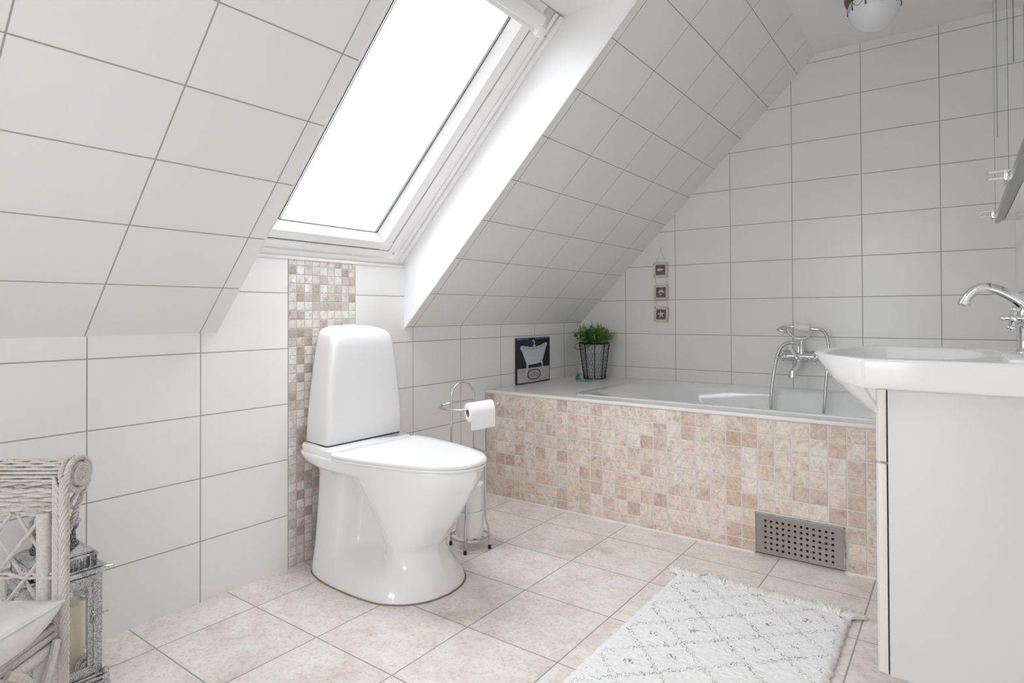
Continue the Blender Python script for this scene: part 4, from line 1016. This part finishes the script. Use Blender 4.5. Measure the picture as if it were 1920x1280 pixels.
# ------------------------------------------------------------ rug
RX, RY = 1.43, -1.85
rug = thing('bath_rug', 'white shaggy bath rug with grey diamond pattern and cream fringe', 'rug', (RX, RY, 0))
rnd = random.Random(3)
x0, x1, y0, y1 = 1.163, 1.692, -2.36, -1.358; nxr, nyr = 110, 208
m = MB(); vs = []; top_i = {}
def edge_k(i, n): 
    e = min(i, n-i); return min(1.0, .55+.16*e)
for j in range(nyr+1):
    for i in range(nxr+1):
        x = lerp(x0, x1, i/nxr)+rnd.uniform(-.0021, .0021); y = lerp(y0, y1, j/nyr)+rnd.uniform(-.0021, .0021)
        if i in (0, nxr): x += rnd.uniform(-.004, .003)*(1 if i == 0 else -1)
        z = (.0155+rnd.uniform(-.0022, .0022))*edge_k(i, nxr)*edge_k(j, nyr)
        vs.append((x, y, z))
W_ = nxr+1; fs_ = [[j*W_+i, j*W_+i+1, (j+1)*W_+i+1, (j+1)*W_+i] for j in range(nyr) for i in range(nxr)]
per = [i for i in range(W_)]+[j*W_+nxr for j in range(1, nyr+1)]+[nyr*W_+i for i in range(nxr-1, -1, -1)]+[j*W_ for j in range(nyr-1, 0, -1)]
b0 = len(vs); vs += [(vs[p_][0], vs[p_][1], .001) for p_ in per]; k = len(per)
for a in range(k): fs_.append([per[a], b0+a, b0+(a+1) % k, per[(a+1) % k]])
m.add(vs, fs_); obj('pile', m, 'rug', rug, smooth=180, fix=False)
m = MB(); nt = 40
for t in range(nt):
    cx = lerp(x0+.006, x1-.006, t/(nt-1)); ang0 = rnd.uniform(-.5, .5)+(-.75 if t < 2 else (.75 if t > nt-3 else 0))
    for s_ in range(26):
        a = ang0+rnd.uniform(-.42, .42); L = rnd.uniform(.055, .084); p0 = Vector((cx+rnd.uniform(-.006, .006), y1-.004, rnd.uniform(.006, .013)))
        d = Vector((sin(a), cos(a), 0)); w = rnd.uniform(-.4, .4)
        P = [p0, p0+d*L*.35+Vector((0, 0, rnd.uniform(.002, .006))), p0+d*L*.7+Vector((w*.006, 0, -.002)), p0+d*L+Vector((w*.012, 0, -.004))]
        P = [Vector((v.x, v.y, max(v.z, .0025))) for v in P]
        m.tube(P, [.0024, .0030, .0026, .0010], 5)
o = obj('fringe', m, 'fringe', rug, smooth=60); o['kind'] = 'stuff'

# ------------------------------------------------------------ wicker armchair (left arm towards the wall)
e1 = Vector((.8057, .592, 0)).normalized(); e2 = Vector((-e1.y, e1.x, 0)); ez = Vector((0, 0, 1))
C0 = Vector((.594, -2.988, 0))
def L(a, b, z): return C0+e1*a+e2*b+ez*z
ch = thing('wicker_armchair', 'grey-white painted wicker armchair with lattice sides and braided posts', 'armchair', L(-.2, -.24, 0))
SWID = .50
def braid(m, path, side, nrm, wdt=.0125, step=.0122, rr=.0029, reach=.042):
    """herringbone braid: reeds fold in from both edges and dive under at the middle"""
    P = [Vector(p) for p in path]; S = [0]
    for i in range(1, len(P)): S.append(S[-1]+(P[i]-P[i-1]).length)
    tot = S[-1]; sd, nn = Vector(side), Vector(nrm)
    def at(s):
        s = max(0, min(tot, s)); i = 1
        while i < len(P)-1 and S[i] < s: i += 1
        return P[i-1].lerp(P[i], (s-S[i-1])/max(S[i]-S[i-1], 1e-9))
    n = int((tot+reach)/step)
    for k_ in range(n):
        for sg in (1, -1):
            s0 = tot+reach*.5-(k_+(.5 if sg < 0 else 0))*step; rc2 = reach*(1+.5*(1-min(1, s0/tot)))
            q = [(.55, .15, -.0065), (1.0, .0, -.002), (.97, -.12, .0022), (.72, -.38, .0058), (.35, -.70, .0062), (.02, -.98, .0035), (-.30, -1.22, -.0020)]
            pts = catmull([at(s0+v*rc2)+sd*(sg*u*wdt)+nn*w for u, v, w in q], 3)
            m.tube(pts, rr, 7)
    m.tube([P[0]-nn*.006, P[-1]-nn*.006], .0085, 10)
def rope(m, path, r=.0032, tw=.020, k=2, rad=.0030, closed=False, upv=(0, 0, 1)):
    P = [Vector(p) for p in path]; out = [[] for _ in range(k)]; s = 0
    for i, c in enumerate(P):
        a, b = P[max(i-1, 0)], P[min(i+1, len(P)-1)]; t = (b-a).normalized(); u = Vector(upv); u = (u-t*u.dot(t)).normalized(); w = t.cross(u)
        if i: s += (P[i]-P[i-1]).length
        for q_ in range(k):
            ph = 2*pi*(s/tw+q_/k); out[q_].append(c+u*cos(ph)*rad+w*sin(ph)*rad)
    for o_ in out: m.tube(o_, r, 6)

def side_frame(b, sgn, full):
    """one arm; b is the offset across, sgn +1 for the wall side (roll leans outwards)"""
    back = -.46
    # posts
    m = MB(); m.tube([L(-.034, b, .03), L(-.034, b, .545)], .0130, 14); obj('arm_post', m, 'wicker', ch)
    m = MB(); path = [L(-.003, b, z/100) for z in range(2, 62)]
    braid(m, path, e1, -e2); obj('braided_post', m, 'wicker', ch)
    # rolled arm
    rc_ = L(0, b+sgn*.030, .6105); R_ = .0255; m = MB()
    for i in range(22):
        a = 2*pi*i/22
        pts = []
        for j in range(44):
            t = j/43; w = .0022*(1 if i % 2 else -1)*sin(2*pi*t*9)
            ca, sa = cos(a), sin(a)
            pts.append(rc_+e1*lerp(.004, back, t)+(e2*ca+ez*sa)*(R_+w))
        m.tube(pts, .0029, 6)
    m.lathe([(R_-.010, 0), (R_-.010, -back+.0)], rc_+e1*back, e1, 20)
    obj('rolled_arm', m, 'wicker', ch)
    # end disc
    m = MB(); c = rc_+e1*.010
    m.lathe([(.001, .004), (R_-.004, .003), (R_, -.006)], c, e1, 24)
    sp_ = [c+e1*.005+(e2*cos(a)+ez*sin(a))*(.0075+.0150*a/(2*pi*3.2)) for a in [2*pi*3.2*i/90 for i in range(91)]]; m.tube(sp_, .0026, 6)
    for k_ in range(4): 
        u = (k_-1.5)*.0042; m.tube([c+e1*.006+e2*u+ez*-.007, c+e1*.0075+e2*u, c+e1*.006+e2*u+ez*.007], .0021, 6)
    disc = obj('arm_disc', m, 'wicker', ch)
    m = MB(); cp = [c+e1*-.002+(e2*cos(a)+ez*sin(a))*(R_+.0050) for a in [2*pi*i/56 for i in range(57)]]
    rope(m, cp, .0030, .019, 3, .0034, upv=e1); m2 = [c+e1*-.014+(e2*cos(a)+ez*sin(a))*(R_+.0045) for a in [2*pi*i/56 for i in range(57)]]; rope(m, m2, .0028, .019, 3, .0030, upv=e1)
    obj('disc_binding', m, 'wicker', disc)
    m = MB(); rope(m, catmull([c+e2*sgn*.026+ez*-.018, L(.006, b+sgn*.036, .555), L(.004, b+sgn*.020, .525), L(.002, b+sgn*.006, .492)], 12), .0028, .018, 2, .0030); m.tube(catmull([c+e2*sgn*.018+ez*-.02, L(-.004, b+sgn*.026, .555), L(-.004, b+sgn*.008, .50)], 8), .004, 6); obj('scroll_bracket', m, 'wicker', ch)
    # woven band under the roll
    m = MB()
    for k_ in range(6):
        z = .543+k_*.0085
        pts = [L(lerp(-.004, back, j/40), b+.0045*sin(2*pi*j/40*7+k_*pi), z+.0012*sin(j*1.1+k_*2.1)) for j in range(41)]; m.tube(pts, .0037, 6)
    obj('woven_band', m, 'wicker', ch)
    # lattice
    m = MB(); zt2, zb2 = .545, .335; rng = zt2-zb2
    for k_ in range(-3, 8):
        for dr in (1, -1):
            a0 = -.03-k_*.062; a1 = a0-dr*rng*.80*1.0
            A, B = (a0, zt2), (a1, zb2)
            if dr < 0: A, B = (a0, zt2), (a0+rng*.62, zb2)
            lo, hi = back, -.028
            def clip(A, B):
                t0, t1 = 0.0, 1.0; dx = B[0]-A[0]
                for bound, s_ in ((lo, 1), (hi, -1)):
                    fa, fb = s_*(A[0]-bound), s_*(B[0]-bound)
                    if fa < 0 and fb < 0: return None
                    if fa < 0: t0 = max(t0, fa/(fa-fb))
                    if fb < 0: t1 = min(t1, fa/(fa-fb))
                return (t0, t1) if t1 > t0 else None
            cc_ = clip(A, B)
            if not cc_: continue
            p_, q_ = [(lerp(A[0], B[0], t), lerp(A[1], B[1], t)) for t in cc_]
            o_ = -.004 if dr > 0 else .004
            m.tube([L(p_[0], b+o_, p_[1]), L(q_[0], b+o_, q_[1])], .0038 if dr > 0 else .0030, 8)
    rope(m, [L(lerp(-.01, back, j/30), b-.004, .4275) for j in range(31)], .0030, .09, 2, .0042)
    obj('lattice', m, 'wicker', ch)
side_frame(0, 1, True)
side_frame(-SWID, -1, False)
# seat, apron, back
m = MB(); m.box(-.46, -.012, -SWID+.012, -.012, .300, .322, .004, 2, Matrix((( e1.x, e2.x, 0, C0.x), (e1.y, e2.y, 0, C0.y), (0, 0, 1, 0), (0, 0, 0, 1)))); obj('seat', m, 'wicker', ch)
m = MB(); m.tube([L(-.006, -.012, .300), L(-.006, -SWID+.012, .300)], .0115, 12)
for k_ in range(4): m.tube([L(-.010+.004*sin(k_*2), -.006, .316+.006*k_), L(-.004, -SWID/2, .316+.0062*k_), L(-.010+.004*sin(k_*2), -SWID+.006, .316+.006*k_)], .0042, 6)
for z in (.345, .30, .285):
    for j in range(3): m.tube(circle(L(-.030, 0, z+j*.009-.01), .0165, 16), .0036, 6, True)
obj('front_rail', m, 'wicker', ch)
m = MB()
for k_ in range(9):
    b_ = -.02-k_*.055
    m.tube([L(-.004, b_, .30), L(-.004, b_-.10, .12)], .0065, 8); m.tube([L(-.012, b_-.10, .30), L(-.012, b_, .12)], .0065, 8)
m.tube([L(-.008, -.01, .118), L(-.008, -SWID+.01, .118)], .009, 10)
m.tube(catmull([L(.004, -.02, .315), L(.016, -.05, .285), L(.012, -.075, .22), L(.008, -.09, .13)], 8), .007, 8); m.tube(catmull([L(.004, -.13, .315), L(.016, -.10, .285), L(.012, -.085, .22), L(.008, -.07, .13)], 8), .007, 8)
obj('apron', m, 'wicker', ch)
for b in (0, -SWID):
    m = MB(); m.tube([L(-.034, b, .0), L(-.034, b, .30)], .0138, 14); obj('leg', m, 'wicker', ch)
    m = MB(); m.tube([L(-.45, b*.98, .0), L(-.45, b*.98, .32), L(-.50, b*.98, .80)], .0130, 14); obj('leg', m, 'wicker', ch)
m = MB()
for k_ in range(15):
    bb = -.01-k_*(SWID-.02)/14; m.tube([L(-.45, bb, .31), L(-.50, bb, .80+.05*sin(pi*k_/14))], .0045, 6)
for j in range(26):
    z = .33+.018*j; m.tube([L(-.452-.1*(z-.31)+.006*(1 if (i+j) % 2 else -1), -.01-i*(SWID-.02)/14, z) for i in range(15)], .0050, 6)
m.tube([L(-.503, -.0-k_*SWID/14, .805+.05*sin(pi*k_/14)) for k_ in range(15)], .014, 10)
obj('backrest', m, 'wicker', ch)

# cushion
cu = thing('seat_cushion', 'pale cotton seat cushion with a faint green leaf print on the wicker armchair', 'cushion', L(-.22, -.25, .324))
def cush(name):
    n = 36; a0, a1, b0_, b1_ = -.455, .010, -.478, -.008; tp, bt_ = [], []
    for j in range(n+1):
        for i in range(n+1):
            u, v = 2*i/n-1, 2*j/n-1; puff = ((1-abs(u)**4)*(1-abs(v)**4))**.5
            pin = 1-.045*(1-abs(u))*abs(v)**3-.0; pin2 = 1-.045*(1-abs(v))*abs(u)**3
            a = lerp(a0, a1, .5+.5*u*pin2); b = lerp(b0_, b1_, .5+.5*v*pin)
            w = .004*sin(9*u+4*v)*sin(6*v-3*u)*puff
            E_ = .046*(1-(abs(u)*abs(v))**5); tp.append(L(a, b, .384+.011*puff+w)); bt_.append(L(a, b, .3835-E_-.008*puff))
    W2 = n+1; f1 = [[j*W2+i, j*W2+i+1, (j+1)*W2+i+1, (j+1)*W2+i] for j in range(n) for i in range(n)]
    m = MB(); m.add(tp, f1); m.add(bt_, [f[::-1] for f in f1])
    ed = [i for i in range(W2)]+[j*W2+n for j in range(1, W2)]+[n*W2+i for i in range(n-1, -1, -1)]+[j*W2 for j in range(n-1, 0, -1)]; k_ = len(ed); o_ = len(tp)
    m.f += [[ed[i], ed[(i+1) % k_], ed[(i+1) % k_]+o_, ed[i]+o_] for i in range(k_)]; m.mi += [0]*k_; return m, tp, W2, n
m, tp, W2, n = cush('c'); o = obj('cover', m, 'cushion', cu, smooth=80)
edge = [tp[i] for i in range(W2)]+[tp[j*W2+n] for j in range(1, W2)]+[tp[n*W2+i] for i in range(n-1, -1, -1)]+[tp[j*W2] for j in range(n-1, 0, -1)]
m = MB(); m.tube([e_-ez*.001 for e_ in edge], .0016, 6, True); obj('piping', m, 'cushion', cu)

# ------------------------------------------------------------ lantern and candle
lx0, lx1, ly0, ly1 = .085, .232, -2.948, -2.790; lcx, lcy = (lx0+lx1)/2, (ly0+ly1)/2
ln = thing('metal_lantern', 'aged silver metal lantern with glass door standing by the knee wall behind the armchair', 'lantern', (lcx, lcy, 0))
m = MB()
def tier(m, g, z0, z1, bev=.002): m.box(lx0-g, lx1+g, ly0-g, ly1+g, z0, z1, bev)
tier(m, .011, .006, .014); tier(m, .007, .014, .024); tier(m, .003, .024, .032)
for sx in (lx0-.005, lx1+.005):
    for sy in (ly0-.005, ly1+.005): m.lathe([(.008, 0), (.011, .004), (.007, .010), (.010, .018), (.006, .026), (.011, .034), (.004, .042)], (sx, sy, 0), n=12)
obj('base', m, 'silver', ln)
m = MB()
for sx in (lx0+.008, lx1-.008):
    for sy in (ly0+.008, ly1-.008): m.box(sx-.0078, sx+.0072, sy-.0082, sy+.0082, .030, .2795, .002)
for z0, z1 in ((.030, .044), (.262, .280)):
    m.box(lx0+.002, lx1-.002, ly0+.002, ly0+.012, z0, z1); m.box(lx0+.002, lx1-.002, ly1-.012, ly1-.002, z0, z1); m.box(lx0+.002, lx0+.012, ly0, ly1, z0, z1)
obj('corner_frame', m, 'ornate', ln)
m = MB(); fw = .023
m.box(lx1-.006, lx1+.0018, ly0+.0105, ly0+.010+fw, .0555, .2505, .0015); m.box(lx1-.006, lx1+.0018, ly1-.010-fw, ly1-.0105, .0555, .2505, .0015)
m.box(lx1-.006, lx1+.002, ly0+.010, ly1-.010, .036, .056, .0015); m.box(lx1-.006, lx1+.002, ly0+.010, ly1-.010, .250, .276, .0015)
for y in (ly1-.010-fw*.35, ly0+.010+fw*.35): m.tube([(lx1+.003, y, .05), (lx1+.003, y, .262)], .0035, 8)
dr = obj('door', m, 'ornate', ln, label='ornate glazed lantern door')
yl, yr = ly0+.010+fw, ly1-.010-fw; r8 = random.Random(5)
for cy_, sg_ in ((yr, -1), (yl, 1)):
    for cz_, vz in ((.250, -1), (.056, 1)):
        m = MB()
        for k_ in range(7):
            a = .10+.22*k_; rr_ = .010+.0042*(k_ % 3)
            for q_ in range(2):
                c_ = Vector((lx1+.001, cy_+sg_*(.004+.0105*(q_+.6)*abs(cos(a))*1.1), cz_+vz*(.004+.0125*(q_+.6)*abs(sin(a))*1.1)))
                m.tube([c_+Vector((0, cos(t), sin(t)))*.0042*(1-t/14) for t in [i*.7 for i in range(11)]], .0011, 5)
        obj('corner_filigree', m, 'silver', dr)
m = MB(); hy_, hz_ = ly1-.012, .178; m.tube(catmull([(lx1+.004, hy_-.016, hz_-.010), (lx1+.010, hy_-.008, hz_+.004), (lx1+.012, hy_+.002, hz_-.002), (lx1+.012, hy_+.012, hz_+.004), (lx1+.010, hy_+.020, hz_+.002)], 6), .0026, 8)
m.tube(catmull([(lx1+.004, hy_-.012, hz_+.012), (lx1+.010, hy_-.004, hz_-.006), (lx1+.006, hy_-.012, hz_-.020)], 6), .0022, 8); m.ball((lx1+.006, hy_-.008, hz_), .006, 10); obj('latch', m, 'silver', dr)
m = MB(); m.box(lx1-.004, lx1-.002, ly0+.02, ly1-.02, .05, .256); m.box(lx0+.004, lx0+.006, ly0+.014, ly1-.014, .04, .266)
m.box(lx0+.014, lx1-.014, ly0+.004, ly0+.006, .04, .266); m.box(lx0+.014, lx1-.014, ly1-.006, ly1-.004, .04, .266); obj('glass_panel', m, 'lglass', ln, smooth=None)
m = MB(); tier(m, .003, .278, .2865); tier(m, .011, .286, .293); tier(m, .005, .293, .2995)
for i in range(13):
    for (sx, sy) in ((1, 0), (-1, 0), (0, 1), (0, -1)): pass
for g_, z0, z1, nn in ((-.011, .299, .322, 12),):
    for i in range(nn):
        t = i/(nn-1)
        for P_ in ((lerp(lx0-g_, lx1+g_, t), ly0-g_), (lerp(lx0-g_, lx1+g_, t), ly1+g_), (lx0-g_, lerp(ly0-g_, ly1+g_, t)), (lx1+g_, lerp(ly0-g_, ly1+g_, t))):
            m.lathe([(.0022, 0), (.0032, .006), (.0015, .011), (.0032, .017), (.002, .023)], (P_[0], P_[1], z0), n=8)
tier(m, -.026, .299, .322, .0); 
tier(m, -.006, .322, .328); tier(m, -.012, .328, .333)
m.loft([[(lx0-g2, ly0-g2, z), (lx1+g2, ly0-g2, z), (lx1+g2, ly1+g2, z), (lx0-g2, ly1+g2, z)] for g2, z in ((-.013, .333), (-.028, .343), (-.034, .346))])
for (sx, sy) in ((lx1+.011, ly1+.011), (lx1+.011, ly0-.011), (lx0-.011, ly1+.011), (lx0-.011, ly0-.011)): m.tube([(sx-.01*(1 if sx > lcx else -1), sy-.01*(1 if sy > lcy else -1), .290), (sx+.006*(1 if sx > lcx else -1), sy+.006*(1 if sy > lcy else -1), .294)], [.0045, .0015], 8)
obj('roof', m, 'silver', ln)
m = MB(); m.lathe([(.050, .346), (.050, .350), (.044, .353), (.042, .382), (.048, .388), (.050, .398), (.046, .402)], (lcx, lcy, 0), n=32); obj('chimney', m, 'filigree', ln, label='dark pierced metal chimney')
m = MB(); m.lathe([(.050, .398), (.054, .403), (.040, .408), (.010, .412)], (lcx, lcy, 0), n=28)
m.tube(catmull([(lcx, lcy-.045, .400), (lcx, lcy-.046, .425), (lcx, lcy-.025, .444), (lcx, lcy, .449), (lcx, lcy+.025, .444), (lcx, lcy+.046, .425), (lcx, lcy+.045, .400)], 8), .0045, 10); obj('carry_ring', m, 'silver', ln)
cdy = lcy+.022
cd = thing('pillar_candle', 'cream pillar candle standing inside the silver lantern', 'candle', (lcx, cdy, .032))
m = MB(); m.lathe([(.036, .0325), (.038, .035), (.038, .196), (.035, .200), (.028, .197), (.001, .196)], (lcx, cdy, 0), n=32); obj('wax', m, 'candle', cd)
m = MB(); m.tube([(lcx, cdy, .196), (lcx+.002, cdy, .208)], .0012, 6); obj('wick', m, 'dark', cd)
